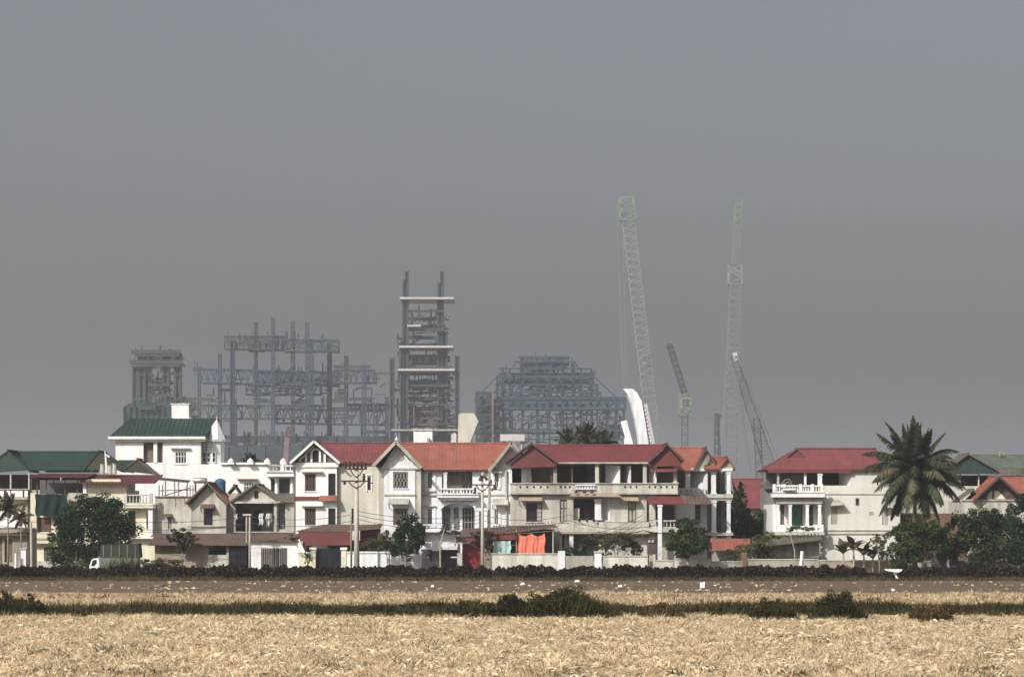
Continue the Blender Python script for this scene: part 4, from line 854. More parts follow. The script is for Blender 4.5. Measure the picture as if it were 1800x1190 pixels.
    gable_roof_y(t, (889, 813), (982, 815), (934, 779.5), Y-1.1, Y+4.4, 'redt2'); rake(t, [(889, 812), (934, 780), (981, 814)], Y-1.12, .16, .1, 'wood')
    gable_roof_y(t, (1139, 813), (1201, 812), (1171, 780), Y-1.1, Y+4.4, 'redt2'); rake(t, [(1138, 814), (1171, 781), (1202, 811)], Y-1.12, .16, .1, 'wood')
    MB().roof([(px(1143), Y-1.0, pz(830)), (px(1188), Y-1.0, pz(829)), (px(1190), Y-.4, pz(824)), (px(1143), Y-.4, pz(824))], .05).b('skirt_roof', 'redt', t)
    MB().tube([(px(976), Y-.4, pz(814)), (px(1140), Y-.4, pz(814))], .08, 6).b('gutter', 'conc3', t)
    # side porch with red awning
    MB().roof([(px(1138), Y-1.6, pz(886)), (px(1200), Y-1.6, pz(886)), (px(1196), Y+.1, pz(870)), (px(1137), Y+.1, pz(868.8))], .05).b('porch_roof', 'redt2', t)
    MB().roof([(px(1200), Y-1.6, pz(886)), (px(1250), Y-1.6, pz(886)), (px(1245), Y+.1, pz(876)), (px(1196), Y+.1, pz(870))], .05).b('porch_roof', 'rust', t)
    column(t, 1158.5, 7, 886, 1000, Y-1.3, 'white2'); balustrade(t, 1142, 1187, 914, 928, Y-1.2, 'conc3', .32); MB().pb(1139, 1192, 928.3, 935, Y-1.4, Y+.19).b('balcony_slab', 'conc3', t)
    MB().pb(1153, 1188, 888, 927, Y+2.4, Y+2.49).b('dark_doorway', 'dark', t)
house_c()
def house_d():
    at(249); Y = 249; t = thing('white_columned_house', 'white house with orange roof and tall open corner columns', 'house', px(1235), Y); t['trim'] = 'white'
    MB().shell(1178, 1246, 824, 1005, Y+2.2, Y+9, [(1222, 1234, 886, 915)], .2).b('wall', 'white2', t)
    MB().pb(1192, 1214, 824, 868, Y+2.12, Y+2.19).b('grey_render', 'dim', t)
    window(t, 1222, 1234, 886, 915, Y+2.2, 'wood', 'bars', n=3)
    MB().pb(1246, 1285, 826, 1005, Y+7, Y+7.2).b('porch_back_wall', 'dim', t); MB().pb(1262, 1278, 880, 935, Y+6.9, Y+6.99).b('dark_doorway', 'wood', t); MB().pb(1262, 1276, 826, 866, Y+6.9, Y+6.99).b('dark_doorway', 'wood', t)
    for p, z, u in ((1209, 826, 868), (1254.5, 828, 868), (1281, 828, 868), (1255, 879, 936), (1281, 879, 936), (1213, 936, 1004), (1255, 941, 1004), (1281, 941, 1004)): column(t, p, 8 if p != 1281 else 6.5, z, u, Y+.2, 'white2')
    x0, x1 = px(1242), px(1216); MB().add([(x0, Y+.2, pz(868)), (x0, Y+.2, pz(829)), (x1, Y+2.05, pz(829)), (x1, Y+2.05, pz(868)), (x0+.12, Y+.2, pz(868)), (x0+.12, Y+.2, pz(829)), (x1+.12, Y+2.05, pz(829)), (x1+.12, Y+2.05, pz(868))], [(0,1,2,3),(4,7,6,5),(0,4,5,1)]).b('splayed_partition', 'white2', t)
    MB().pb(1214, 1288, 823, 827.6, Y-.1, Y+.5).pb(1279, 1287, 823, 827.6, Y+.51, Y+7).b('roof_beam', 'white', t)
    MB().pb(1188, 1288, 868.4, 875, Y-.3, Y+7).b('floor_slab', 'conc3', t); MB().pb(1246, 1287, 875.2, 879, Y-.1, Y+6.9).b('beam', 'white', t); MB().pb(1180, 1288, 936.2, 941, Y-.4, Y+7).b('floor_slab', 'conc3', t)
    MB().pb(1192, 1240, 858, 868.2, Y-.1, Y+.1).b('parapet', 'white2', t)
    for k in range(5): a = 1194+k*9; MB().pb(a, a+6.5, 860, 867, Y-.14, Y-.103).b('parapet_panel', 'conc3', t)
    MB().pb(1186, 1222, 886, 912, Y+.3, Y+.5).b('white_screen', 'white', t)
    gable_roof_x(t, 1165, 1240, 785.5, 827, Y-.4, Y+4.5, 'orange', a2=1165, b2=1219)
    rake(t, [(1219, 829), (1241, 786)], Y-.4, .2, .2, 'wood'); 
    gable_fill(t, [(1219, 827), (1262, 827), (1241, 790)], Y+.6, .2, 'conc2'); gable_roof_y(t, (1216, 828), (1266, 828), (1241, 786), Y+.2, Y+6, 'oldt')
    gable_roof_x(t, 1248, 1277, 802.5, 824, Y-.6, Y+3, 'orange', a2=1236, b2=1264)
    gable_fill(t, [(1262, 824), (1290, 824), (1278, 806)], Y+.1, .2, 'conc2'); gable_roof_y(t, (1262, 825), (1294, 826), (1278, 803), Y-.3, Y+4, 'oldt')
house_d()

# ------------------------------------------------------------------ house E beside the palm
def house_e():
    at(247); Y = 247; t = thing('red_roofed_house', 'cream house with red hipped roof, white front balconies and green door', 'house', px(1450), Y); t['trim'] = 'conc3'
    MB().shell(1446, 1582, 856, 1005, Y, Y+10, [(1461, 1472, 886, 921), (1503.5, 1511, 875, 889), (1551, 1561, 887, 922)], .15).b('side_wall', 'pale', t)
    MB().pb(1462, 1471.5, 887, 920.5, Y+.08, Y+.12).b('blocked_window', 'conc', t); MB().pb(1551.5, 1560.5, 888, 921.5, Y+.08, Y+.12).b('blocked_window', 'conc', t); window(t, 1503.5, 1511, 875, 889, Y, 'conc2', 'plain', sill=False)
    MB().pb(1528, 1535, 899, 905, Y-.03, Y-.003).b('vent', 'conc2', t)
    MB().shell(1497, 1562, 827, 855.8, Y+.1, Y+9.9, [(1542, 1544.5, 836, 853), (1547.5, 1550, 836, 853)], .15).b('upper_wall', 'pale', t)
    for a in (1542, 1547.5): MB().pb(a, a+2.5, 836, 853, Y+.2, Y+.25).b('slit_pane', 'glass', t)
    MB().pb(1444, 1580, 867.5, 869, Y-.08, Y-.003).b('floor_band', 'conc', t); MB().pb(1446, 1582, 931, 933, Y-.1, Y-.003).b('floor_band', 'conc', t); MB().pb(1446, 1582, 937, 938.6, Y-.12, Y-.003).b('floor_band', 'conc', t)
    for k in range(11): MB().pb(1441.5, 1450 if k % 2 else 1447, 876+k*5, 880.3+k*5, Y-.1, Y-.004).b('quoin', 'conc3', t)
    for k in range(11): MB().pb(1432, 1444 if k % 2 else 1441, 944+k*5, 948.3+k*5, Y-.7, Y-.4).b('quoin', 'conc2', t)
    MB().roof([(px(1458), Y-.9, pz(889)), (px(1484), Y-.9, pz(887)), (px(1476), Y-.01, pz(879)), (px(1459), Y-.01, pz(879))], .05).b('awning', 'conc', t)
    MB().roof([(px(1546), Y-.8, pz(893)), (px(1566), Y-.8, pz(892)), (px(1564), Y-.01, pz(885)), (px(1548), Y-.01, pz(885))], .05).b('awning', 'conc', t)
    # porch on the upper floor, with the sunlit splayed wall
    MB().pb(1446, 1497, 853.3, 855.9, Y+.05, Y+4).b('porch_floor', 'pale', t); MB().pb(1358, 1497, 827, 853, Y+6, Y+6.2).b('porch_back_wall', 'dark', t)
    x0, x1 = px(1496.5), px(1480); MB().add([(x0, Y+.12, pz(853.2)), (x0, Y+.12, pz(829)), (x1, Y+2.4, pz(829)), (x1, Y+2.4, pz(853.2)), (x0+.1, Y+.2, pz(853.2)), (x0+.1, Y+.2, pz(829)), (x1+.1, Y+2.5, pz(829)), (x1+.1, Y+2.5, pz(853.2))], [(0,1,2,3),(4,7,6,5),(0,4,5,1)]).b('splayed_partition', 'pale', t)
    column(t, 1441, 7, 831, 856, Y+.0, 'white'); column(t, 1368, 4, 831, 853, Y+.1, 'conc3'); MB().pb(1395, 1415, 834, 852, Y+2, Y+2.2).b('grey_wall', 'dim', t); column(t, 1415.5, 4, 831, 852, Y+.1, 'white', False)
    balustrade(t, 1356, 1443, 853, 865.5, Y-1.5, 'white', .24, posts=(1358, 1404, 1425, 1441))
    MB().pb(1354.5, 1446, 866, 868, Y-1.6, Y-.2).b('slab_edge', 'conc', t); MB().pb(1354.5, 1446, 868.3, 874, Y-1.7, Y-.1).b('balcony_slab', 'white', t)
    MB().prism([(px(1358), pz(874.3)), (px(1446), pz(874.3)), (px(1443), pz(885.5)), (px(1363), pz(885.5))], Y-1.2, Y+.9).b('soffit_cornice', 'conc', t)
    MB().shell(1360, 1446, 886, 1005, Y+1, Y+9.9, [(1373.5, 1380.5, 887, 922), (1390, 1413, 887, 930), (1424.5, 1431.5, 887, 925)], .25).b('front_wall', 'white', t)
    for a, b in ((1373.5, 1380.5), (1424.5, 1431.5)): window(t, a, b, 887, 923, Y+1, 'wood', 'plain', 'brownp', sill=False)
    d = MB().pb(1390, 1413, 887, 930, Y+1.12, Y+1.16).b('green_door', 'greengl', t)
    for a in (1390.5, 1402): MB().pb(a, a+10.5, 889, 928, Y+1.06, Y+1.11).b('door_leaf', 'greengl', d)
    for p in (1365, 1387, 1417, 1438.5): column(t, p, 5, 886, 924, Y-.9, 'white')
    balustrade(t, 1357, 1444, 924, 934, Y-1.3, 'white', .5, .18, posts=(1359, 1442)); MB().pb(1354, 1446, 934.3, 940, Y-1.5, Y+.9).b('balcony_slab', 'conc3', t)
    # roof
    x = px; ze, zr = pz(825), pz(787.5)
    MB().roof([(x(1347), Y-.4, ze), (x(1566), Y-.4, ze), (x(1548), Y+3, zr), (x(1404), Y+3, zr)], .1).b('roof_slope', 'redt', t)
    MB().roof([(x(1566), Y+9, ze), (x(1347), Y+9, ze), (x(1404), Y+3, zr), (x(1548), Y+3, zr)], .1).b('roof_slope', 'redt', t)
    MB().roof([(x(1347), Y+9, ze), (x(1347), Y-.4, ze), (x(1404), Y+3, zr)], .1).b('roof_slope', 'redt', t); MB().roof([(x(1566), Y-.4, ze), (x(1566), Y+9, ze), (x(1548), Y+3, zr)], .1).b('roof_slope', 'greyt', t)
    MB().pb(1349, 1497, 825.6, 831, Y-.38, Y-.3).b('fascia', 'maroon', t); MB().pb(1497.3, 1564, 825.6, 827.4, Y-.38, Y-.3).b('fascia', 'maroon', t)
    gable_fill(t, [(1384, 803), (1420, 803), (1404, 787)], Y+1.6, .1, 'redt', 'small_gable'); rake(t, [(1383, 804), (1404, 787), (1421, 804)], Y+1.5, .14, .12, 'rust')
    MB().roof([(x(1404), Y+1.5, pz(787)), (x(1404), Y+3, zr+.02), (x(1421), Y+1.5, pz(804))], .05).b('small_gable_slope', 'redt', t); MB().tube([(x(1404), Y+3, zr+.03), (x(1548), Y+3, zr+.03)], .13, 6).b('ridge_cap', 'redt', t)
    mb = MB(); mb.tube([(x(1568), Y+1, pz(826)), (x(1568), Y+1, 0)], .06, 5).b('downpipe', 'conc', t)
house_e()
at(243.5)
t = thing('balcony_junk', 'pile of white and dark scrap on the upper balcony above the green door', 'scrap pile', px(1388), 245, pz(853))
MB().pb(1376, 1384, 851, 856, 244.8, 245.6).pb(1379, 1400, 858, 861, 244.9, 245.3).b('board', 'white', t)
MB().tube([(px(1377), 245.8, pz(852)), (px(1384), 245.8, pz(843)), (px(1392), 245.8, pz(841)), (px(1397), 245.8, pz(852))], .07, 5).tube([(px(1380), 245.8, pz(853)), (px(1390), 245.8, pz(846)), (px(1394), 245.8, pz(855))], .09, 5).b('branch', 'bark', t)

# ------------------------------------------------------------------ right side
def right_green():
    at(276); Y = 276; t = thing('green_gabled_house', 'pale house with dark green clad gable and long grey green roof, far right', 'house', px(1710), Y); t['trim'] = 'conc3'
    MB().shell(1600, 1900, 854, 1005, Y, Y+9, []).b('wall', 'conc3', t); MB().pb(1622, 1686, 828, 853.8, Y+2, Y+8).b('upper_wall', 'conc3', t)
    MB().pb(1686, 1900, 834, 853.8, Y+5, Y+5.2).b('terrace_back_wall', 'dark', t)
    for p in (1688, 1721, 1752, 1790): MB().tube([(px(p), Y+.2, pz(854)), (px(p), Y+.2, pz(830))], .09, 6).b('post', 'conc3', t)
    gable_fill(t, [(1658, 833), (1749, 833), (1749, 826), (1700, 800), (1660, 828)], Y-.5, .08, 'greent', 'gable_cladding')
    gable_roof_y(t, (1655, 829), (1752, 827), (1700, 797.5), Y-.9, Y+5, 'greyt')
    gable_roof_x(t, 1700, 1900, 798, 823, Y-.4, Y+5, MX, a2=1744); MB().pb(1749, 1900, 824, 834, Y-.5, Y-.4).b('fascia', 'greyt', t)
    MB().tube([(px(1770), Y+4, pz(800)), (px(1769), Y+4, pz(790))], .1, 6).tube([(px(1769), Y+4, pz(793)), (px(1777), Y+4, pz(797))], .12, 6).b('roof_vent', 'conc2', t)
MX = mat('weathered_green_grey_sheet', (.11, .135, .11), .7, .12, .5, stain=.4); M['mx'] = MX
right_green()
def right_orange():
    at(258); Y = 258; t = thing('orange_gabled_house', 'low house with orange roof and small yellow gable at right edge of picture', 'house', px(1755), Y); t['trim'] = 'conc3'
    MB().shell(1690, 1880, 880, 1005, Y, Y+8, []).b('wall', 'conc3', t)
    gable_fill(t, [(1712, 880), (1798, 880), (1755, 843)], Y+.4, .3, 'wood', 'gable_wall')
    gable_fill(t, [(1734, 877), (1745, 877), (1745, 862), (1741, 864)], Y+.3, .08, 'yellow', 'gable_panel'); gable_fill(t, [(1748.5, 877), (1769, 877), (1756, 862), (1748.5, 862)], Y+.3, .08, 'yellow', 'gable_panel')
    gable_roof_y(t, (1708, 881), (1802, 880), (1754, 837.5), Y-.8, Y+5, 'orange'); rake(t, [(1709, 880), (1754, 838), (1801, 880)], Y-.85, .2, .12, 'wood')
    gable_roof_x(t, 1754, 1900, 838, 876, Y-.2, Y+5, 'orange', a2=1798)
    MB().pb(1690, 1880, 877.5, 880.2, Y-.15, Y-.003).b('band', 'conc', t)
    gable_roof_y(t, (1688, 880), (1738, 880), (1716, 860), Y+1.5, Y+5, 'greyt')
    at(252); w = thing('brown_back_wall', 'brown brick wall with reddish patches behind the palm trunk', 'wall', px(1630), 252)
    MB().pb(1583, 1700, 903, 1005, 252, 252.3).b('body', 'brick', w); MB().pb(1583, 1700, 901, 902.8, 251.9, 252.4).b('coping', 'conc', w)
right_orange()
def far_red():
    at(285); Y = 285; t = thing('red_roofed_house', 'plain house with big dull red roof, in the gap behind the dark tree', 'house', px(1330), Y)
    MB().pb(1300, 1372, 890, 1005, Y, Y+8).b('wall', 'conc', t)
    gable_roof_x(t, 1293, 1348, 841, 893, Y-1, Y+5, 'redt', a2=1310, b2=1376); MB().slab([(px(1348), Y+5, pz(841)), (px(1376), Y-1, pz(893)), (px(1378), Y+9, pz(893))], .1).b('roof_hip', 'redt', t)
    b = thing('plaster_house', 'small grey plaster house mostly hidden left of the red roofed balcony house', 'house', px(1362), 272); at(272)
    MB().pb(1346, 1372, 858, 1005, 272, 278).b('wall', 'dim', b); MB().slab([(px(1343), 271.5, pz(858)), (px(1375), 271.5, pz(858)), (px(1375), 278, pz(846)), (px(1343), 278, pz(846))], .1).b('roof', 'greyt', b)
far_red()
# yard walls and sheds in front of C, D, E
def yard(name, lab, cat, a, b, top, Y, m, cop='conc3', th=.25):
    at(Y); w = thing(name, lab, cat, px((a+b)/2), Y); MB().pb(a, b, top+2, 1008, Y, Y+th).b('body', m, w); MB().pb(a-.5, b+.5, top, top+1.8, Y-.08, Y+th+.08).b('coping', cop, w); return w
yard('yard_wall', 'pale grey yard wall below the vine, right of the corrugated gate', 'wall', 1059, 1138, 976, 235, 'dirtyw')
yard('yard_wall', 'lime washed yard wall with black stains in front of the columned house', 'wall', 1186, 1250, 981, 235, 'dirtyw')
yard('yard_wall', 'low grey mossy wall between two dark posts below the small orange roof', 'wall', 1252, 1305, 986, 235, 'conc2')
yard('yard_wall', 'long dirty grey wall below the dark shed, left of the cream house', 'wall', 1315, 1436, 982, 236, 'conc2')
yard('yard_wall', 'low brown wall below the banana plants and cream house', 'wall', 1442, 1575, 984, 236, 'pink')
yard('yard_wall', 'short pale wall between the meter post and the white porch column', 'wall', 1152, 1184, 984, 235.5, 'conc3')
yard('yard_wall', 'shadowed wall under the trees at the right end', 'wall', 1590, 1830, 985, 240, 'conc2')
at(235); t = thing('corrugated_gate', 'grey corrugated sheet gate leaves between two pale pillars', 'gate', px(1020), 235)
for k in range(4): a = 994.5+k*12.2; mb = MB().pb(a, a+11.8, 977, 1004, 235, 235.06); [mb.pb(a+1+j*2.7, a+2+j*2.7, 977.5, 1004, 234.95, 234.998) for j in range(4)]; mb.b('gate_panel', 'conc', t)
MB().pb(1045, 1057, 971, 1006, 234.8, 235.5).b('pillar', 'white2', t); MB().pb(1044, 1058, 968.5, 970.8, 234.7, 235.6).b('pillar_cap', 'conc3', t)
t = thing('meter_box', 'dark brown electricity meter cabinet on a post in front of the grey villa', 'meter box', px(1145), 236); at(236)
MB().pb(1138, 1152, 946, 974, 235.8, 236.3).b('cabinet', 'wood', t); MB().pb(1142, 1147.5, 974.2, 1004, 235.9, 236.2).b('post', 'conc2', t); 
for a in (1140, 1146): MB().lathe(px(a+1.5), 235.75, [(.11, pz(953)), (.11, pz(949))], 8).b('meter', 'conc3', t)
def small_orange():
    at(240); Y = 240; t = thing('orange_porch_roof', 'small shed with bright orange tiled roof left of the dark shed', 'shed', px(1283), Y)
    MB().roof([(px(1245), Y-1.2, pz(967)), (px(1316), Y-1.2, pz(967)), (px(1322), Y+1.4, pz(947)), (px(1251), Y+1.4, pz(946))], .08, .3, .03).b('roof', 'orange', t)
    MB().pb(1256, 1312, 968, 1005, Y+1, Y+1.2).b('back_wall', 'conc', t)
    for p in (1252, 1312): MB().pb(p-1.5, p+1.5, 967.5, 1005, Y-.9, Y-.6).b('post', 'conc2', t)
    at(236.5); MB().pb(1303, 1313, 971, 1006, 236.5, 237).b('brick_post', 'brick', t)
    at(243); Y = 243; s = thing('dark_shed', 'long dark grey shed with mossy sagging roof beside the cream house', 'shed', px(1380), Y)
    MB().roof([(px(1322), Y-1.5, pz(957)), (px(1362), Y-1.5, pz(956)), (px(1370), Y+1.5, pz(944)), (px(1322), Y+1.5, pz(946))], .12, .3, .04).b('roof', 'greyt', s)
    MB().roof([(px(1362), Y-1.5, pz(956)), (px(1443), Y-1.5, pz(947)), (px(1443), Y+1.0, pz(940)), (px(1370), Y+1.2, pz(944))], .12, .3, .04).b('roof', 'greyt', s)
    MB().shell(1326, 1440, 958, 1005, Y, Y+1.8, [(1327, 1346, 960, 985)], .6).b('wall', 'conc2', s); MB().pb(1326, 1440, 979, 981, Y-.1, Y-.003).b('ledge', 'dark', s)
    MB().prism([(px(1346), pz(957.8)), (px(1440), pz(957.8)), (px(1440), pz(949)), (px(1366), pz(956.5))], Y+.05, Y+1.5).b('gable_infill', 'conc2', s)
small_orange()
tag(MB().tube([(px(1392), 236, 0), (px(1395.5), 236, pz(967))], .16, 7).b('leaning_post', 'white'), 'bright white post leaning slightly right in front of the dark shed', 'post')
tag(MB().tube([(px(1376), 232, 0), (px(1374), 232, 2.4), (px(1366), 232, 3.9), (px(1354), 232, 5.0)], [.06, .05, .04, .02], 5).b('bare_sapling', 'palebark'), 'thin bare sapling bending left in front of the dark shed', 'sapling')
at(233); tag(MB().tube([(px(778), 226, 0), (px(777.5), 226, 2.4), (px(781), 226, 3.6), (px(786), 226, 4.4)], [.07, .06, .05, .025], 5).tube([(px(778), 226, 2.6), (px(772), 226, 3.6)], [.04, .015], 4).b('dead_stem', 'palebark'), 'pale dead crooked stem standing before the villa entrance', 'sapling')
t = thing('garden_cabin', 'small dark cabin with pale roof under the right trees', 'cabin', px(1658), 238); at(238)
MB().pb(1642, 1684, 970, 1005, 238, 240).b('body', 'dark', t); MB().roof([(px(1640), 237.4, pz(972)), (px(1686), 237.4, pz(972)), (px(1672), 239.4, pz(966)), (px(1650), 239.4, pz(966))], .06).b('roof', 'conc', t); MB().pb(1664, 1669, 976, 1005, 237.9, 237.99).b('pale_door_post', 'white2', t)

# ------------------------------------------------------------------ trees and plants
tree('broadleaf_tree', 'largest dark green broadleaf tree in front of the yellow house', 'tree', 165, 232, [(160, 925, 62, 42), (125, 950, 40, 42), (205, 940, 36, 38), (165, 893, 45, 22), (165, 975, 70, 26), (108, 975, 22, 22), (190, 895, 30, 22)], 'dleaf', 26000, .26, .22, sub=26, spread=.34)
tree('broadleaf_tree', 'round dark tree between the white wall and the orange roofed villa', 'tree', 712, 233, [(716, 945, 30, 28), (725, 922, 22, 19), (705, 963, 26, 20), (735, 945, 14, 24)], 'dleaf', 10000, .23, .13, sub=20)
tree('broadleaf_tree', 'thin pale leaved bush left of the round dark tree', 'bush', 680, 234, [(679, 948, 14, 18), (668, 957, 14, 12), (690, 962, 12, 12)], 'lleaf', 1600, .2, .06)
tree('broadleaf_tree', 'bright green tree before the columned house, above the lime washed wall', 'tree', 1208, 233, [(1208, 945, 32, 24), (1188, 950, 20, 22), (1228, 950, 20, 22), (1210, 925, 24, 14), (1215, 968, 28, 14)], 'mleaf', 9500, .25, .12, sub=20)
tree('broadleaf_tree', 'tall dark dense tree right of the white columns', 'tree', 1318, 262, [(1316, 925, 32, 38), (1299, 882, 14, 32), (1338, 932, 20, 30), (1310, 945, 36, 26), (1295, 920, 14, 40)], 'dleaf', 16000, .28, .2, sub=24)
tree('broadleaf_tree', 'olive bush over the small orange roof end', 'bush', 1325, 238, [(1330, 955, 26, 14), (1352, 942, 20, 10), (1300, 972, 26, 10), (1280, 985, 20, 10)], 'lleaf', 3600, .2, .07)
tree('broadleaf_tree', 'dry brown bush beside the dark shed', 'bush', 1336, 238.5, [(1336, 975, 18, 18), (1352, 985, 12, 12)], 'dry', 1700, .18, .06)
tree('broadleaf_tree', 'sprawling dark vine over the pale yard wall before the grey villa', 'vine', 1085, 236, [(1092, 950, 34, 13), (1070, 958, 22, 14), (1110, 962, 18, 12), (1045, 945, 22, 7), (1120, 978, 12, 14), (1063, 978, 10, 10)], 'dry', 5200, .22, .08)
tree('broadleaf_tree', 'low leafy vine over the corrugated gate', 'vine', 1008, 236.4, [(1010, 968, 26, 6), (1030, 958, 16, 10), (1000, 978, 8, 8)], 'dleaf', 1900, .2, .06)
tree('broadleaf_tree', 'dark vine hanging over the maroon shed roof by the red gate', 'vine', 852, 236, [(852, 940, 22, 9), (840, 950, 10, 8), (790, 935, 22, 5), (858, 958, 10, 10)], 'dry', 2200, .2, .06)
tree('broadleaf_tree', 'brown green bush on the shelter end by the electricity pole', 'bush', 655, 237, [(655, 955, 16, 13), (640, 960, 12, 10)], 'dry', 1700, .2, .06)
tree('broadleaf_tree', 'olive papaya like tree spreading over the brick shed roof', 'tree', 320, 238, [(322, 938, 20, 9), (305, 946, 12, 8), (334, 952, 14, 8), (318, 958, 10, 9)], 'dry', 1500, .3, .06)
tree('broadleaf_tree', 'scrubby brown bush against the brick shed wall', 'bush', 270, 233, [(270, 990, 28, 12), (300, 993, 24, 10)], 'dry', 2600, .17, .05)
tree('broadleaf_tree', 'yellow green bush at the foot of the white wing wall', 'bush', 541, 236.5, [(541, 980, 7, 13), (512, 945, 14, 6)], 'lleaf', 700, .17, .04)
tree('broadleaf_tree', 'large mid green mango tree beside the palm trunk', 'tree', 1625, 233, [(1625, 930, 38, 22), (1600, 945, 26, 22), (1650, 945, 28, 28), (1615, 965, 40, 24), (1580, 935, 16, 14), (1585, 975, 24, 20)], 'mleaf', 15000, .27, .15, sub=22)
tree('broadleaf_tree', 'darker broad tree at right, under the small yellow gable', 'tree', 1715, 235, [(1700, 930, 38, 30), (1735, 915, 36, 30), (1770, 925, 30, 32), (1760, 950, 36, 34), (1715, 970, 44, 28), (1680, 960, 30, 26), (1750, 985, 36, 18)], 'dleaf', 20000, .27, .17, sub=24)
tree('broadleaf_tree', 'dark tree cut by the right edge of the picture', 'tree', 1792, 228, [(1798, 905, 30, 32), (1785, 945, 28, 28), (1815, 950, 34, 40), (1800, 975, 30, 20)], 'dleaf', 12000, .27, .18, sub=20)
tree('broadleaf_tree', 'flowering plants on the white balcony below the green door', 'plant', 1403, 243, [(1400, 928, 16, 5), (1420, 930, 14, 5), (1388, 931, 8, 4)], 'lleaf', 900, .18, .03, sub=10)
tree('broadleaf_tree', 'pale dry creeper over the left balcony of the yellow house', 'plant', 108, 246.5, [(108, 915, 9, 7), (100, 925, 10, 9), (112, 928, 8, 8)], 'dry', 900, .17, .04)
tree('broadleaf_tree', 'thin straggly tree between the banana plants and the mango tree', 'tree', 1545, 234, [(1548, 960, 16, 14), (1540, 945, 12, 8), (1555, 975, 14, 12), (1560, 940, 9, 8)], 'dry', 1500, .2, .07)

def frond(parent, o, az, el, L, droop, wl_, m='palm', n=34, name='frond', hang=.5):
    pts = []; d = Vector((math.cos(az)*math.cos(el), math.sin(az)*math.cos(el), math.sin(el))); p = Vector(o); seg = L/12
    for i in range(13):
        pts.append(p.copy()); p = p+d*seg; d = (d+Vector((0, 0, -droop/12*(.6+i*.12)))).normalized()
    mb = MB().tube(pts, [.05*(1-i/14) for i in range(13)], 4)
    for i in range(n):
        s = .08+.92*i/n; k = min(11, int(s*12)); q = pts[k].lerp(pts[k+1], s*12-k); t = (pts[k+1]-pts[k]).normalized(); side = t.cross(Vector((0, 0, 1)))
        if side.length < .1: side = Vector((1, 0, 0))
        side.normalize(); ll = wl_*math.sin(math.pi*min(1, .18+s*.80))*random.uniform(.8, 1.1)+.05
        for sg in (-1, 1):
            tip = q+side*sg*ll*.75+t*ll*.45+Vector((0, 0, -ll*hang*random.uniform(.6, 1.3))); w = t*.05
            mid = q.lerp(tip, .5)+Vector((0, 0, ll*.10))
            w = w*1.25; mb.add([q-w, q+w, mid+w*1.1, mid-w*1.1, tip], [(0, 1, 2, 3), (3, 2, 4)])
    return mb.b(name, m, parent)
def palm(label, pc, Y, top, r, nf, L, m='palm', group=None, wl_=1.0, base_tilt=0, nl=34, els=(-.5, 1.45)):
    at(Y); x, z = px(pc), pz(top); t = thing('palm_tree', label, 'palm tree', x, Y, 0, group)
    MB().tube([(x+base_tilt, Y, -.1), (x+base_tilt*.5, Y, z*.4), (x, Y, z)], [r*1.4, r, r*.8], 9).b('trunk', 'bark', t, smooth=True)
    for i in range(nf):
        az = i*2.39996+random.uniform(-.2, .2); el = els[0]+(els[1]-els[0])*(i/(nf-1))**.8
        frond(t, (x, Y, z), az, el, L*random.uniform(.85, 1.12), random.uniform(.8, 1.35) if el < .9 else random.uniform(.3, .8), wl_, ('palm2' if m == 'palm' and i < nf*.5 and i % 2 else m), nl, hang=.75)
    return t
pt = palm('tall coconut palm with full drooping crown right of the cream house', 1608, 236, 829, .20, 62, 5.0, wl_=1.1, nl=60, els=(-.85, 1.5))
at(236); MB().lathe(px(1608), 235.6, [(.1, pz(835)), (.45, pz(830)), (.4, pz(820)), (.1, pz(814))], 9).b('flower_head', 'lleaf', pt)
palm('small dark palm before the bright white panel at the left edge', 14, 238, 895, .08, 16, 1.9, 'dry', wl_=.5, nl=18)
palm('small ragged palm with hanging dead leaves beside the whitewashed pillar', 37, 237.5, 908, .07, 12, 1.3, 'dry', wl_=.35, nl=14, els=(-.9, 1))
palm('far palm top rising above the red roof of the grey villa', 1030, 330, 774, .2, 30, 2.7, 'palm', wl_=.8, nl=26)
palm('small palm top showing above the white parapet at the back', 441, 330, 813, .15, 16, 1.5, 'dleaf', wl_=.7, nl=16)
palm('low spreading palm top left of the taller far palm', 1000, 335, 779, .18, 18, 2.4, 'palm', wl_=.9, nl=18)
palm('low palm top right of the taller far palm', 1062, 335, 781, .18, 18, 2.4, 'palm', wl_=.9, nl=18)
def banana(label, pc, Y, h, n, m='mleaf', group=None, w=.28):
    at(Y); x = px(pc); t = thing('banana_plant', label, 'banana plant', x, Y, 0, group)
    MB().tube([(x, Y, -.05), (x+.05, Y, h*.4), (x, Y, h*.62)], [.12, .09, .06], 7).b('stem', 'palebark', t)
    for i in range(n):
        az = i*2.4+random.uniform(-.3, .3); el = random.uniform(.5, 1.4); d = Vector((math.cos(az)*math.cos(el), math.sin(az)*math.cos(el), math.sin(el))); p = Vector((x, Y, h*.58)); mb = MB(); prev = None
        L = h*random.uniform(.45, .65); up = Vector((0, 0, 1))
        for k in range(9):
            s = d.cross(up).normalized()*w*math.sin(math.pi*min(.98, .1+k/8.5))*1.2; a, b = p-s-Vector((0, 0, .05)), p+s-Vector((0, 0, .05)); mb.v += [tuple(a), tuple(p), tuple(b)]
            if k: q = 3*k; mb.f += [(q-3, q-2, q+1, q), (q-2, q-1, q+2, q+1)]
            p = p+d*L/8; d = (d+Vector((0, 0, -.19))).normalized()
        mb.b('leaf', m, t)
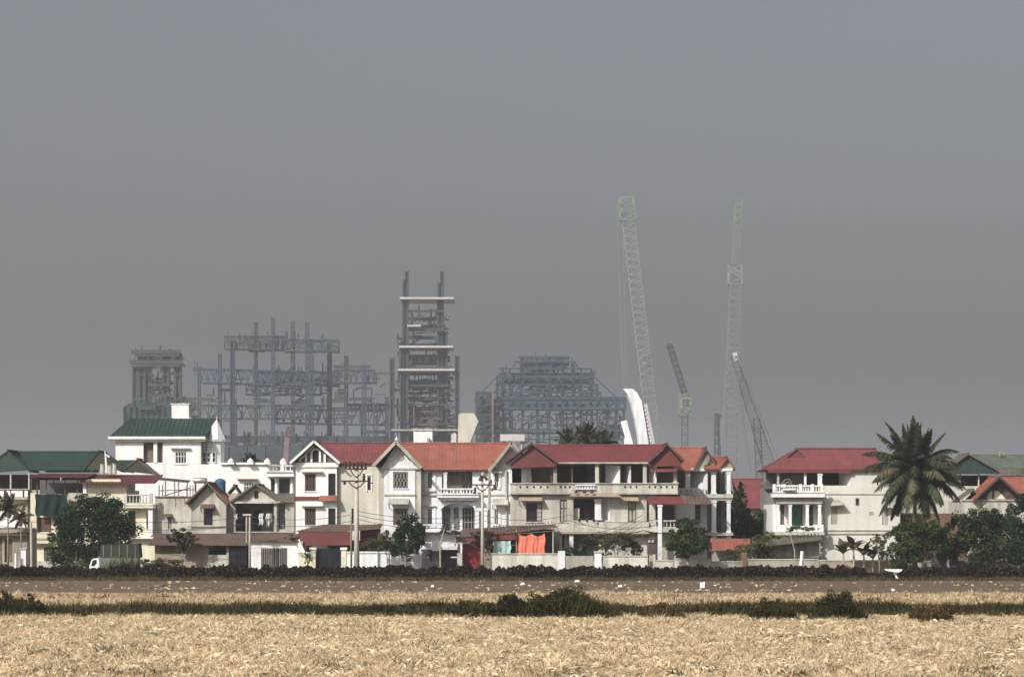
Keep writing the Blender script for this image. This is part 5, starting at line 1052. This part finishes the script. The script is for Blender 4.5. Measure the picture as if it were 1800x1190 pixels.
for i, (pc, h, l) in enumerate([(1482, 3.1, 'banana plant with a broad yellow green leaf below the cream house'), (1500, 3.6, 'tallest banana plant with upright leaves against the cream wall'), (1518, 2.9, 'banana plant right of the tallest one below the cream house'), (1534, 2.4, 'shortest banana plant near the straggly tree')]):
    banana(l, pc, 233.5+i*.4, h*1.15, 8, 'lleaf' if i == 0 else 'dry', 'banana plants below the cream house')
for i, (pc, h, l) in enumerate([(192, 1.7, 'spiky grass clump before the olive truck canvas, leftmost'), (212, 1.7, 'spiky grass clump in the middle of the truck side'), (226, 2.0, 'tallest pale spiky clump before the truck tail'), (236, 1.7, 'spiky clump at the rear end of the truck'), (132, 1.9, 'spiky pale clump under the largest dark tree')]):
    at(225); x = px(pc); t = thing('spiky_clump', l, 'plant', x, 225, 0, 'spiky clumps beside the truck'); mb = MB()
    h *= 1.45
    for k in range(90):
        a = random.uniform(0, 6.28); e = random.uniform(.25, 1.4); L = h*random.uniform(.6, 1.1); d = Vector((math.cos(a)*math.cos(e), math.sin(a)*math.cos(e), math.sin(e))); p = Vector((x, 225, .02)); s = Vector((-math.sin(a), math.cos(a), 0))*.035
        q = p+d*L*.55; r = q+(d+Vector((0, 0, -.5))).normalized()*L*.45; mb.add([p-s, p+s, q+s, q-s, r], [(0, 1, 2, 3), (3, 2, 4)])
    mb.b('blades', 'lleaf', t)
# truck half hidden by the big tree
def truck():
    at(229); Y = 229; t = thing('parked_truck', 'parked white cab truck with olive canvas cover, partly hidden by the tree', 'truck', px(210), Y); x = px
    cab = [(x(160), pz(1004)), (x(160), pz(994)), (x(163.5), pz(984)), (x(167), pz(981)), (x(177), pz(980)), (x(178), pz(1004))]
    MB().prism(cab, Y-.9, Y+.9).b('cab', 'truckw', t)
    MB().prism([(x(163.2), pz(994)), (x(165.5), pz(985)), (x(168), pz(983.5)), (x(173), pz(983.5)), (x(172), pz(990)), (x(168), pz(994))], Y-.93, Y-.905).b('side_window', 'glass', t)
    MB().add([(x(159.9), Y-.8, pz(993.5)), (x(159.9), Y+.8, pz(993.5)), (x(163), Y+.8, pz(984.5)), (x(163), Y-.8, pz(984.5))], [(0, 1, 2, 3)]).b('windscreen', 'glass', t)
    MB().box(x(159), x(160), Y-.85, Y+.85, .45, .7).b('bumper', 'truckg', t); MB().box(x(178.5), x(244), Y-.95, Y+.95, .75, pz(980)).b('bed', 'truckg', t)
    mb = MB(); mb.prism([(x(179), pz(979.8)), (x(179), pz(960)), (x(182), pz(957)), (x(246), pz(955)), (x(248), pz(979.8))], Y-.93, Y+.93).b('canvas_cover', 'canvas', t)
    for k in range(5): a = 184+k*14; MB().pb(a, a+.8, 957.5, 979, Y-.97, Y-.935).b('canvas_rib', 'conc2', t)
    MB().box(x(162), x(244), Y-.4, Y+.4, .45, .745).b('chassis', 'blackiron', t)
    for w in (168, 226, 236):
        for s in (-1, 1):
            yy = Y+s*.78; o = MB().tube([(x(w), yy-.13, .42), (x(w), yy+.13, .42)], .42, 18).b('wheel', 'rubber', t); MB().tube([(x(w), yy-.15, .42), (x(w), yy+.15, .42)], .2, 12).b('rim', 'conc3', o)
truck()

# ------------------------------------------------------------------ electricity poles and wires
def pole(label, pc, Y, top, r=.16, m='pole', name='electricity_pole', lean=0):
    at(Y); x = px(pc); t = thing(name, label, 'pole', x, Y, 0, 'electricity poles'); MB().tube([(x, Y, -.1), (x+lean, Y, pz(top))], [r*1.35, r*.75], 10).b('shaft', m, t, smooth=True); return t
def crossarm(t, pc, Y, a, b, z, drop, ins, m='insul', up=True):
    at(Y); mb = MB().bar((px(a), Y-.2, pz(z)), (px(b), Y-.2, pz(z)), .13); s = (b-a)*.3
    pts = [(px(pc-s), Y-.2, pz(z+1)), (px(pc-s*.55), Y-.2, pz(z+drop*.7)), (px(pc), Y-.2, pz(z+drop)), (px(pc+s*.55), Y-.2, pz(z+drop*.7)), (px(pc+s), Y-.2, pz(z+1))]
    mb.tube(pts, .055, 5); o = mb.b('crossarm', m, t)
    for p, dz in ins:
        zz = pz(z); h = .55*dz; MB().lathe(px(p), Y-.2, sorted([(.05, zz), (.16, zz+h*.25), (.08, zz+h*.4), (.17, zz+h*.6), (.08, zz+h*.75), (.13, zz+h)], key=lambda q: q[1]), 8).b('insulator', 'insul', o)
p1 = pole('tall concrete pole with two insulator crossarms before the crimson roofed house', 627, 232, 822, .20)
crossarm(p1, 627, 232, 609, 645, 824.5, 14, [(608, 1.2), (615, 1.3), (622, 1.0), (629, 1.1), (636, 1.2), (643, 1.1)]); crossarm(p1, 627, 232, 600, 646, 845.5, 12, [(606, -.6), (640, 1.2)])
MB().tube([(px(646), 231.8, pz(845)), (px(650), 231.8, pz(848)), (px(656), 231.8, pz(849))], .06, 5).b('wire_hook', 'insul', p1)
p2 = pole('slim concrete pole with one crossarm and big dark insulators before the orange roofed villa', 848, 235, 830, .13)
crossarm(p2, 848, 235, 829, 866, 852, 11, [])
at(235)
for a, b, c, d in ((843, 845, 847, 835), (857, 844, 850, 836), (862, 850, 863, 843), (834, 868, 836, 856), (863, 862, 869, 856), (872, 861, 868, 852)): MB().tube([(px(a), 234.8, pz(b)), (px(c), 234.8, pz(d))], [.15, .10], 7).b('insulator', 'insul', p2)
p3 = pole('short old brown pole with flat top left of the white garage', 439, 236, 905, .10, 'conc'); at(236); MB().pb(427, 442, 903, 906, 235.8, 236.2).b('top_plate', 'conc3', p3); MB().tube([(px(433.5), 236, 3), (px(433.5), 236, pz(906))], .09, 6).b('twin_shaft', 'conc2', p3)
p4 = pole('thin dark pole close beside the tall concrete pole', 617.5, 233, 908, .08, 'bark')
def wires(label, pts, sag=.5, n=1, dz=.35, r=.022):
    o = thing('overhead_wires', label, 'wires', pts[0][0], pts[0][1], 0)
    for k in range(n):
        ps = []
        for (p, q) in zip(pts, pts[1:]):
            for i in range(12 if q is not pts[-1] else 13):
                s = i/12; P = Vector(p).lerp(Vector(q), s); ps.append((P.x, P.y, P.z-sag*4*s*(1-s)*(1+.2*k)-dz*k))
        MB().tube(ps, r, 4).b('cable', 'wire', o)
def wp(pc, Y, pr): at(Y); return (px(pc), Y, pz(pr))
wires('sagging dark cables crossing the left houses towards the flat topped pole', [wp(-30, 236, 905), wp(150, 236, 910), wp(439, 236, 907)], .5, 2, .6)
wires('dark cables from the flat topped pole to the tall concrete pole', [wp(439, 236, 908), wp(617, 233, 905)], .35, 2, .55)
wires('dark cables from the tall concrete pole to the villa pole', [wp(627, 232, 898), wp(848, 235, 905)], .5, 3, .35)
wires('dark cables from the villa pole across the grey villa', [wp(848, 235, 905), wp(1000, 236, 905), wp(1158, 239, 912)], .5, 2, .5)
wires('tangle of cables slanting up across the grey villa porch', [wp(1040, 238, 938), wp(1130, 238.5, 905)], .25, 4, .3); wires('thick cable sagging from the villa porch to the columned house', [wp(1050, 238, 934), wp(1130, 238, 932), wp(1245, 240, 935)], .3, 1, r=.04)
wires('long dark cable running low before the yellow house', [wp(50, 238, 936), wp(230, 238, 936), wp(439, 236, 921)], .2, 1)

# ------------------------------------------------------------------ white structures standing between village and building site
def hoop():
    at(420); Y = 420; t = thing('curved_white_sail', 'tall curved white duct tapering down behind the grey villa roof', 'duct', px(1130), Y)
    L = [(1095, 683), (1103, 693), (1110, 710), (1116, 735), (1122, 765), (1125, 800), (1128, 1000)]; R = [(1112, 683), (1120, 690), (1128, 705), (1131, 722), (1135, 745), (1140, 780), (1146, 1000)]
    pts = L+R[::-1]; MB().prism([(px(a), pz(b)) for a, b in pts], Y, Y+5).b('shell', 'white2', t)
    for (a, b, c, d, w) in ((1133, 710, 1147, 780, .9), (1129, 705, 1134, 780, .35)): MB().bar((px(a), Y+1, pz(b)), (px(c), Y+1, pz(d)), w).b('side_truss', 'board', t)
    for k in range(10):
        s = k/10; MB().bar((px(1130+4*s), Y+.6, pz(712+68*s)), (px(1134+13*s), Y+.6, pz(716+66*s)), .3).b('rung', 'white2', t)
    MB().bar((px(1135), Y+2, 0), (px(1137), Y+2, pz(778)), 1.5).b('support', 'white2', t)
    s = thing('slim_white_duct', 'smaller slanting white duct left of the tall curved one', 'duct', px(1108), Y); MB().bar((px(1098), Y+4, pz(738)), (px(1112), Y+4, pz(790)), 1.0, .8).bar((px(1112), Y+4, pz(790)), (px(1113), Y+4, 0), 1.0, .8).b('shell', 'white2', s)
    MB().bar((px(1105), Y+6, pz(768)), (px(1105), Y+6, 0), 1.0).b('leg', 'white2', s)
hoop()
def hopper():
    at(420); Y = 420; t = thing('angular_white_duct', 'angular cream white duct head behind the orange roof', 'duct', px(815), Y)
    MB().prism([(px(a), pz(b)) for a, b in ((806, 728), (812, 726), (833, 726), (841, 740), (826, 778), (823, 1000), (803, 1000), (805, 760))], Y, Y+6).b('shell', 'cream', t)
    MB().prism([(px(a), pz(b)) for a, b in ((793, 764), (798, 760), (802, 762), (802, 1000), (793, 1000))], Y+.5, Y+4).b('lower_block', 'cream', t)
    at(320); w = thing('white_rooftop_block', 'small cream white rooftop block behind the orange roof ridge', 'rooftop block', px(743), 320)
    MB().pb(727, 760, 756, 1000, 320, 324).b('wall', 'white', w); MB().pb(726, 761, 754.5, 756, 319.8, 324.2).b('coping', 'white', w); MB().tube([(px(753.5), 319.7, pz(780)), (px(753), 319.7, pz(770))], .2, 6).b('pipe', 'conc', w)
    at(380); b = thing('pale_signboard', 'long pale board on posts between the two villa roofs', 'sign', px(900), 380)
    MB().pb(879, 922, 763, 775, 380, 380.4).b('board', 'board', b)
    for p in (884, 900, 917): MB().tube([(px(p), 380.6, 0), (px(p), 380.6, pz(764))], .15, 6).b('post', 'conc', b)
hopper()

# ------------------------------------------------------------------ steel building site, far behind (about 1.2 km away)
U = 1.8                                # the big plant is laid out in units of 1.8 m
class FB(MB):
    def bar(s, p, q, w, h=None): return super().bar(p, q, w*U, (h or w)*U)
    def pb(s, a, b, t, u, y0, y1): return super().pb(a, b, t, u, y0*U, y1*U)
def fthing(name, label, cat, x, y, z=0, group=None): return thing(name, label, cat, x, y if y > 1000 else y*U, z, group)
def lattice(mb, p, q, w, n, r, h=None, faces=4):
    """square lattice mast or boom from p to q"""
    p, q = Vector(p), Vector(q); d = (q-p).normalized(); up = Vector((0, 1, 0)) if abs(d.y) < .8 else Vector((0, 0, 1)); h = h or w
    w, h = w*U, h*U; a = d.cross(up).normalized()*w/2; b = d.cross(a).normalized()*h/2; L = (q-p)
    C = [a+b, a-b, -a-b, -a+b]
    for c in C: mb.bar(p+c, q+c, r)
    for i in range(n):
        s0, s1 = p+L*(i/n), p+L*((i+1)/n)
        for k in range(4):
            c0, c1 = C[k], C[(k+1) % 4]
            mb.bar(s0+(c0 if i % 2 else c1), s1+(c1 if i % 2 else c0), r*.7)
            if i % 2 == 0: mb.bar(s0+c0, s0+c1, r*.6)
    return mb
def truss_px(t, a, b, tp, bt, y, m, n=None, depth=3.5, r=.34, dz=0, name='truss'):
    y, depth, dz = y*U, depth*U, dz*U; x0, x1, z0, z1 = px(a), px(b), pz(bt), pz(tp); n = n or max(2, int((x1-x0)/(z1-z0)+.5)); mb = FB()
    for yy in (y, y+depth):
        mb.bar((x0, yy, z1), (x1, yy, z1+dz), r*1.3); mb.bar((x0, yy, z0), (x1, yy, z0+dz), r*1.3)
        for i in range(n):
            f, g = i/n, (i+1)/n; X0, X1 = x0+(x1-x0)*f, x0+(x1-x0)*g; M0 = (X0+X1)/2
            if yy != y: continue
            mb.bar((X0, yy, z0+dz*f), (X0, yy, z1+dz*f), r*.8)
            mb.bar((X0, yy, z0+dz*f), (M0, yy, z1+dz*f), r*.75); mb.bar((M0, yy, z1+dz*f), (X1, yy, z0+dz*g), r*.75)
        mb.bar((x1, yy, z0+dz), (x1, yy, z1+dz), r*.8)
    for i in range(n+1): X = x0+(x1-x0)*i/n; mb.bar((X, y, z1+dz*i/n), (X, y+depth, z1+dz*i/n), r*.7); mb.bar((X, y, z0+dz*i/n), (X, y+depth, z0+dz*i/n), r*.7)
    return mb.b(name, m, t)
def col(t, pc, w, tp, y, m, bt=None, solid=False, lean=0):
    y = y*U; x = px(pc); ww = w*CY/F; zb = 0 if bt is None else pz(bt); mb = FB()
    if solid:                           # built-up column: flanges and web
        mb.box(x-ww/2, x-ww/2+ww*.3, y, y+ww, zb, pz(tp)); mb.box(x+ww/2-ww*.3, x+ww/2, y, y+ww, zb, pz(tp)); mb.box(x-ww*.2, x+ww*.2, y+ww*.35, y+ww*.65, zb, pz(tp)-.5)
        for k in range(int((pz(tp)-zb)/11)): z = zb+5+k*11; mb.box(x-ww*.55, x+ww*.55, y-.25, y+ww+.2, z, z+.9)
    else: lattice(mb, (x, y+ww/2, zb), (x+lean, y+ww/2, pz(tp)), ww/U, max(3, int((pz(tp)-zb)/ww/1.5)), .24)
    return mb.b('column', m, t)
def beam(t, a, b, r, y, m, h=.9, name='beam', dz=0): return FB().bar((px(a), y*U, pz(r)), (px(b), y*U, pz(r+dz)), h*.8, h).b(name, m, t)
def scatter(t, a, b, tp, bt, y0, y1, n, m, name='bracing', r=.28):     # small members: braces, pipes, ladders, stair flights
    mb = FB()
    for i in range(n):
        x, y, z = px(random.uniform(a, b)), random.uniform(y0, y1)*U, pz(random.uniform(tp, bt)); k = random.random(); L = random.uniform(1.5, 5)*U
        L = min(L, max(.6, px(b)-x-.5)); z = min(z, pz(tp)-L*.7)
        q = (x+L, y, z) if k < .5 else (x, y, z+L) if k < .8 else (x+L*.6, y+random.uniform(-1, 1), z+L*.35)
        mb.bar((x, y, z), q, random.uniform(.5, 1)*r*1.4)
    o = mb.b(name, m, t); o['kind'] = 'stuff'; return o
at(650*U)
t1 = fthing('portal_tower', 'leftmost grey steel tower of paired columns joined at the top', 'steel tower', px(276), 650)
for p, w in ((237, 10), (249, 14), (264, 6), (291, 13), (312, 13)): col(t1, p, w, 620 if p != 237 else 640, 650+(p % 3)*4, 'ssteel', solid=True)
for r, h, a, b in ((619, 1.0, 232, 318), (625, .6, 240, 316), (637, 1.0, 229, 321), (643, .6, 232, 318), (677, .7, 262, 300), (695, .7, 262, 300)): beam(t1, a, b, r, 649, 'ssteel', h)
beam(t1, 262, 282, 696, 655, 'ssteel', .5, 'brace', -10); beam(t1, 282, 298, 696, 655, 'ssteel', .5, 'brace', -14); beam(t1, 290, 322, 700, 656, 'ssteel', 1.2)
scatter(t1, 228, 320, 616, 645, 650, 660, 70, 'ssteel'); scatter(t1, 232, 312, 645, 740, 650, 662, 90, 'ssteel')
FB().pb(243, 256, 630, 740, 653, 655).b('net_sheet', 'bsteel', t1)
n1 = fthing('netted_block', 'dark green netted block at the foot of the leftmost steel tower', 'netted block', px(255), 640); at(640*U)
FB().prism([(px(a), pz(b)) for a, b in ((217, 745), (216, 718), (222, 712), (236, 713), (244, 706), (262, 706), (274, 712), (300, 716), (300, 1000), (217, 1000))], 640*U, 652*U).b('netting', 'net', n1)
for k in range(8): FB().pb(218+k*10, 219+k*10, 714, 1000, 639.3, 639.9).b('scaffold_post', 'tsteel', n1)
scatter(n1, 217, 345, 700, 760, 638, 646, 150, 'ssteel', 'scaffold_tubes')

at(700*U)
t2 = fthing('truss_frame', 'wide blue grey steel frame with stacked trusses, left of the twin column tower', 'steel frame', px(520), 700)
for p, w, tp in ((343, 4, 640), (382, 5, 618), (408, 8.2, 598), (446, 4, 563), (480, 5, 558), (513, 5, 562), (540, 5, 566), (575, 8.4, 598), (606, 5, 622), (640, 6, 646), (412, 6, 700), (548, 5, 600), (660, 7, 706), (678, 5, 695), (635, 7, 706)):
    col(t2, p, w, tp, 700+(int(p) % 4)*3, 'ssteel' if p in (513, 678, 606) else ('tsteel' if p % 2 else 'bsteel'), solid=w > 8)
truss_px(t2, 394, 494, 591, 613, 701, 'ssteel', 9); truss_px(t2, 432, 494, 588, 612, 707, 'tsteel', 6); truss_px(t2, 500, 594, 597, 617, 701, 'tsteel', 8)
truss_px(t2, 352, 528, 648, 672, 702, 'bsteel', 15, dz=-.6); truss_px(t2, 450, 590, 652, 674, 706, 'bsteel', 12); truss_px(t2, 585, 657, 650, 672, 702, 'ssteel', 7); truss_px(t2, 430, 562, 673, 692, 704, 'bsteel', 11)
truss_px(t2, 320, 560, 712, 735, 702, 'tsteel', 16); truss_px(t2, 480, 676, 717, 742, 706, 'bsteel', 13, dz=-.5); truss_px(t2, 606, 680, 708, 716, 709, 'ssteel', 10)
for r, a, b in ((643, 585, 650), (684, 380, 410), (704, 448, 476), (706, 510, 545), (648, 336, 350), (703, 582, 606), (768, 380, 680), (774, 400, 680), (690, 586, 606), (697, 586, 606), (700, 612, 650), (700, 314, 370), (758, 640, 676)): beam(t2, a, b, r, 705, 'tsteel', .9)
scatter(t2, 340, 680, 640, 745, 700, 716, 120, 'tsteel'); scatter(t2, 400, 594, 588, 618, 700, 712, 60, 'ssteel'); scatter(t2, 440, 600, 650, 690, 702, 716, 90, 'bsteel'); scatter(t2, 380, 690, 765, 800, 700, 716, 300, 'ssteel')
g2 = fthing('site_cabins', 'low dark rows of site buildings at the foot of the truss frame', 'site building', px(520), 690); at(690*U)
for k in range(10): a = 372+k*32; FB().pb(a, a+30, 784+random.uniform(-3, 4), 1000, 690, 700).b('cabin', 'ssteel' if k % 2 else 'tsteel', g2)

at(640*U)
t3 = fthing('twin_column_tower', 'tallest steel tower with two dark columns and pale floor edges', 'steel tower', px(745), 640)
for p, w, tp, bt in ((712.5, 11, 492, None), (715, 7, 476, 494), (774, 12, 495, None), (776.5, 7, 475, 497), (782, 9, 580, None), (706, 6, 600, None)): col(t3, p, w, tp, 640+(p > 750)*1.5, 'ssteel', bt, True)
for p, tp in ((689, 628), (803.5, 624)): col(t3, p, 8.5, tp, 640, 'ssteel', None, True)
for r, a, b in ((525, 703, 798), (610, 702, 797), (650.5, 700, 800)): FB().pb(a, b, r-1.8, r+1.8, 638.5, 652).b('floor_edge', 'board', t3)
FB().pb(716, 740, 571.5, 574.5, 639, 645).b('floor_edge', 'board', t3); FB().pb(688, 806, 754.5, 757.5, 638.8, 650).b('floor_edge', 'conc', t3)
for i, r in enumerate(range(546, 780, 11)):
    beam(t3, 712 if r < 640 else 700, 780 if r < 640 else 790, r+random.uniform(-1, 1), 641+(i % 3)*5, 'ssteel', random.choice((.4, .6, .8)))
for r, u in ((622, 633), (665, 684), (695, 700), (712, 745), (762, 778)): 
    mb = FB(); [mb.pb(708+k*13.8, 708+k*13.8+12.8, r, u, 646+(k % 2), 646.6+(k % 2)) for k in range(6)]; mb.b('floor_deck', 'ssteel', t3)
truss_px(t3, 706, 786, 722, 742, 644, 'psteel', 7, r=.3)
for r in (685, 714, 756): beam(t3, 689, 712, r, 641, 'ssteel', .8); beam(t3, 780, 803, r+2, 641, 'ssteel', .8)
scatter(t3, 706, 790, 545, 650, 641, 655, 60, 'ssteel'); scatter(t3, 696, 798, 655, 790, 641, 655, 230, 'ssteel'); scatter(t3, 697, 710, 588, 640, 640, 648, 60, 'ssteel'); scatter(t3, 700, 800, 725, 745, 640, 650, 80, 'psteel')
scatter(t3, 798, 818, 735, 765, 640, 650, 40, 'ssteel')

at(720*U)
t4 = fthing('boiler_frame', 'stepped dome shaped blue steel boiler frame behind the far palms', 'steel frame', px(960), 720)
steps = [(628, 912, 1002), (636, 905, 1012), (648, 876, 1040), (662, 872, 1044), (676, 868, 1052), (690, 836, 1058), (704, 834, 1085), (720, 838, 1098), (738, 836, 1100), (756, 836, 1102), (772, 838, 1104)]
for i, (r, a, b) in enumerate(steps):
    for yy in ((720, 744) if i % 3 == 0 else (720,)): beam(t4, a, b, r, yy, 'bsteel' if i % 3 else 'tsteel', .45 if i % 3 else .65)
for p in (838, 850, 874, 884, 896, 918, 944, 966, 988, 1008, 1022, 1040, 1050, 1068, 1084, 1097):
    tp = next(r for r, a, b in steps if a-1 <= p <= b+1)
    for yy, m in ((720, 'bsteel'), (736, 'tsteel'))[:1+(p % 4 == 0)]: col(t4, p+(yy-720)*.2, 3.6, tp, yy, m, solid=yy == 720)
truss_px(t4, 880, 1100, 700, 718, 719, 'bsteel', 16, r=.55); truss_px(t4, 915, 1000, 628, 640, 722, 'tsteel', 9); truss_px(t4, 878, 1044, 656, 672, 722, 'tsteel', 14)
FB().pb(946, 992, 634, 648, 722, 728).b('blue_drum', 'bluet', t4, label='brighter blue panel near the top')
for r, u, a, b in ((664, 676, 940, 960), (705, 716, 900, 1000), (742, 770, 1070, 1095)): FB().pb(a, b, r, u, 738, 739).b('casing', 'bsteel', t4)
scatter(t4, 915, 1000, 626, 660, 720, 745, 120, 'tsteel'); scatter(t4, 876, 1050, 645, 700, 720, 745, 220, 'bsteel'); scatter(t4, 838, 1100, 695, 790, 720, 745, 260, 'bsteel')
for a, b_, c_, d_ in ((910, 634, 866, 694), (1003, 630, 1058, 700), (1044, 662, 1100, 716), (872, 664, 838, 700)): FB().bar((px(a), 718*U, pz(b_)), (px(c_), 718*U, pz(d_)), .32).b('raking_strut', 'bsteel', t4)
for k in range(40):
    a = random.uniform(840, 1090); lo = 630 if 915 < a < 1000 else 665 if 880 < a < 1045 else 705; r = random.uniform(lo, 750); FB().bar((px(a), (722+k % 5*4)*U, pz(r)), (px(a+random.choice((-14, 14))), (722+k % 5*4)*U, pz(r+13)), .4).b('brace', 'bsteel' if k % 2 else 'tsteel', t4); scatter(t4, 836, 880, 695, 780, 716, 730, 14, 'ssteel')
FB().bar((px(864), 716*U, pz(690)), (px(870), 716*U, pz(672)), .5).bar((px(866), 716*U, pz(780)), (px(866), 716*U, pz(690)), .5).b('stair_tower', 'rsteel', t4)

# cranes
def crane_tower():
    at(765*U); Y = 765*U; t = fthing('lattice_crane', 'tallest pale lattice crane leaning right with green head', 'crane', px(1150), Y)
    P = lambda a, b, dy=0: Vector((px(a), Y+dy, pz(b)))
    for i in range(10):
        s0, s1 = i/10, (i+1)/10; p = P(1151, 790).lerp(P(1104, 388), s0); q = P(1151, 790).lerp(P(1104, 388), s1)
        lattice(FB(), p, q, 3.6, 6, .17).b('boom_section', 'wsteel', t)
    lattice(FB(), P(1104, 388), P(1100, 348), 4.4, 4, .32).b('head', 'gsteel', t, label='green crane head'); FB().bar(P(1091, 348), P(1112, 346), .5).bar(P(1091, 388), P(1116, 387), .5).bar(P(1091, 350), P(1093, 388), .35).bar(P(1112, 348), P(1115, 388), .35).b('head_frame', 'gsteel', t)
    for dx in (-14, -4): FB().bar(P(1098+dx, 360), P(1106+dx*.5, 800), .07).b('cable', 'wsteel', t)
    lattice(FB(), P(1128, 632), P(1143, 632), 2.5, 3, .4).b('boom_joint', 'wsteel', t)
    FB().box(px(1140), px(1165), Y-5, Y+6, 0, 5).b('crawler_base', 'ssteel', t); lattice(FB(), V(px(1152), Y, 4), P(1151, 790), 4, 5, .4).b('boom_foot', 'wsteel', t)
    c = fthing('lattice_crane', 'faint vertical lattice crane with pale collar and greenish top, right of the leaning one', 'crane', px(1291), 775); at(775*U); Y = 775*U
    P = lambda a, b, dy=0: Vector((px(a), Y+dy, pz(b)))
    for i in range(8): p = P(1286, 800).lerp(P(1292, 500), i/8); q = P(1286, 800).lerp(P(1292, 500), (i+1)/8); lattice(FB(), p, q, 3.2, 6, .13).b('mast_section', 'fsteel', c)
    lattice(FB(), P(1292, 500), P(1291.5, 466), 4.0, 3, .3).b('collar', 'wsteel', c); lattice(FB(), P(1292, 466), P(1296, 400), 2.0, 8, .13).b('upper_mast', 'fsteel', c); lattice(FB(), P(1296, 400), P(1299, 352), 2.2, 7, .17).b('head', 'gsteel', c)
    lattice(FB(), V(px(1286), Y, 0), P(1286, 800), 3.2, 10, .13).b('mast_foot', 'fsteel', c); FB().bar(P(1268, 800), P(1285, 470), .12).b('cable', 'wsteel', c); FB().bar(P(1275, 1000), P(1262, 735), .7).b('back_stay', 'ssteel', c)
    d = fthing('luffing_crane', 'small dark slanting jib crane with green winch house on a mast', 'crane', px(1204), 700); at(700*U); Y = 700*U
    P = lambda a, b, dy=0: Vector((px(a), Y+dy, pz(b)))
    lattice(FB(), P(1203, 690), P(1178, 609), 1.4, 14, .30).b('jib', 'ssteel', d); FB().bar(P(1173, 607), P(1182, 610), 1.2).b('jib_head', 'ssteel', d)
    lattice(FB(), P(1204, 730), P(1204, 692), 3.0, 4, .28).b('winch_house', 'gsteel', d); FB().pb(1194, 1215, 700, 703, 698, 702).pb(1195, 1199, 703, 720, 698, 701).pb(1211, 1214, 703, 722, 698, 701).b('platform', 'gsteel', d); lattice(FB(), V(px(1204), Y, 0), P(1204, 730), 1.6, 24, .12).b('mast', 'tsteel', d)
    e = fthing('luffing_crane', 'reddish slanting lattice crane boom falling right behind the faint vertical crane', 'crane', px(1350), 790); at(790*U); Y = 790*U
    P = lambda a, b, dy=0: Vector((px(a), Y+dy, pz(b)))
    for i in range(5): p = P(1290, 628).lerp(P(1356, 830), i/5); q = P(1290, 628).lerp(P(1356, 830), (i+1)/5); lattice(FB(), p, q, 1.6+i*.5, 6, .15).b('boom_section', 'psteel' if i > 1 else 'ssteel', e)
    FB().bar(P(1291, 620), P(1294, 634), 1.3).b('boom_head', 'white2', e); FB().bar(P(1292, 622), P(1382, 840), .14).bar(P(1292, 622), P(1320, 830), .12).b('stay_cable', 'psteel', e); lattice(FB(), V(px(1340), Y, 0), P(1330, 735), 2, 20, .2).b('rear_mast', 'psteel', e)
    FB().bar(P(1356, 830), (px(1360), Y, 3), 3.4).b('boom_foot', 'psteel', e); FB().box(px(1345), px(1372), Y-5, Y+5, 0, 6).b('crawler_base', 'ssteel', e)
    f = fthing('lattice_crane', 'short thin grey mast left of the faint vertical crane', 'crane', px(1260), 700); at(700*U); Y = 700*U
    P = lambda a, b: Vector((px(a), Y, pz(b)))
    lattice(FB(), V(px(1256), Y, 0), P(1261, 730), 1.1, 26, .25).b('mast', 'ssteel', f); FB().bar(P(1256, 728), P(1268, 731), .7).b('mast_head', 'ssteel', f)
    h = fthing('red_boom', 'pale red crane boom rising behind the white gabled house', 'crane', px(500), 560); at(560*U); Y = 560*U
    P = lambda a, b: Vector((px(a), Y, pz(b)))
    FB().bar(V(px(494), Y, 2), P(505, 768), 1.1).b('boom', 'rsteel', h); lattice(FB(), P(506, 768), P(511, 750), 1.2, 4, .25).b('boom_head', 'psteel', h); FB().box(px(480), px(505), Y-2, Y+2, 0, 3).b('chassis', 'rsteel', h)
crane_tower()
# distant woods behind the village
def wood(name, lab, a, b, Y, top, n, m='far', amp=3):
    at(Y); x = rng.uniform(px(a), px(b), n); H = np.array([pz(top)+amp*noise.noise((q*.035, Y, 0))+amp*.5*noise.noise((q*.15, Y, 4)) for q in x]); z = H*rng.uniform(0, 1, n)**.5; y = Y+rng.uniform(0, 14, n)
    v, f = leaves(np.stack([x, y, z], 1), 1, 1.0, 1.6, .6); tag(npmesh(name, v, f, m, None, 'stuff'), lab, None, kind='stuff')
wood('distant_woods', 'hazy grey green woods far behind the village', -300, 2100, 2600, 880, 60000, 'far', 5)
wood('tree_belt', 'belt of trees behind the village houses', -100, 1900, 330, 868, 30000, 'far', 2)
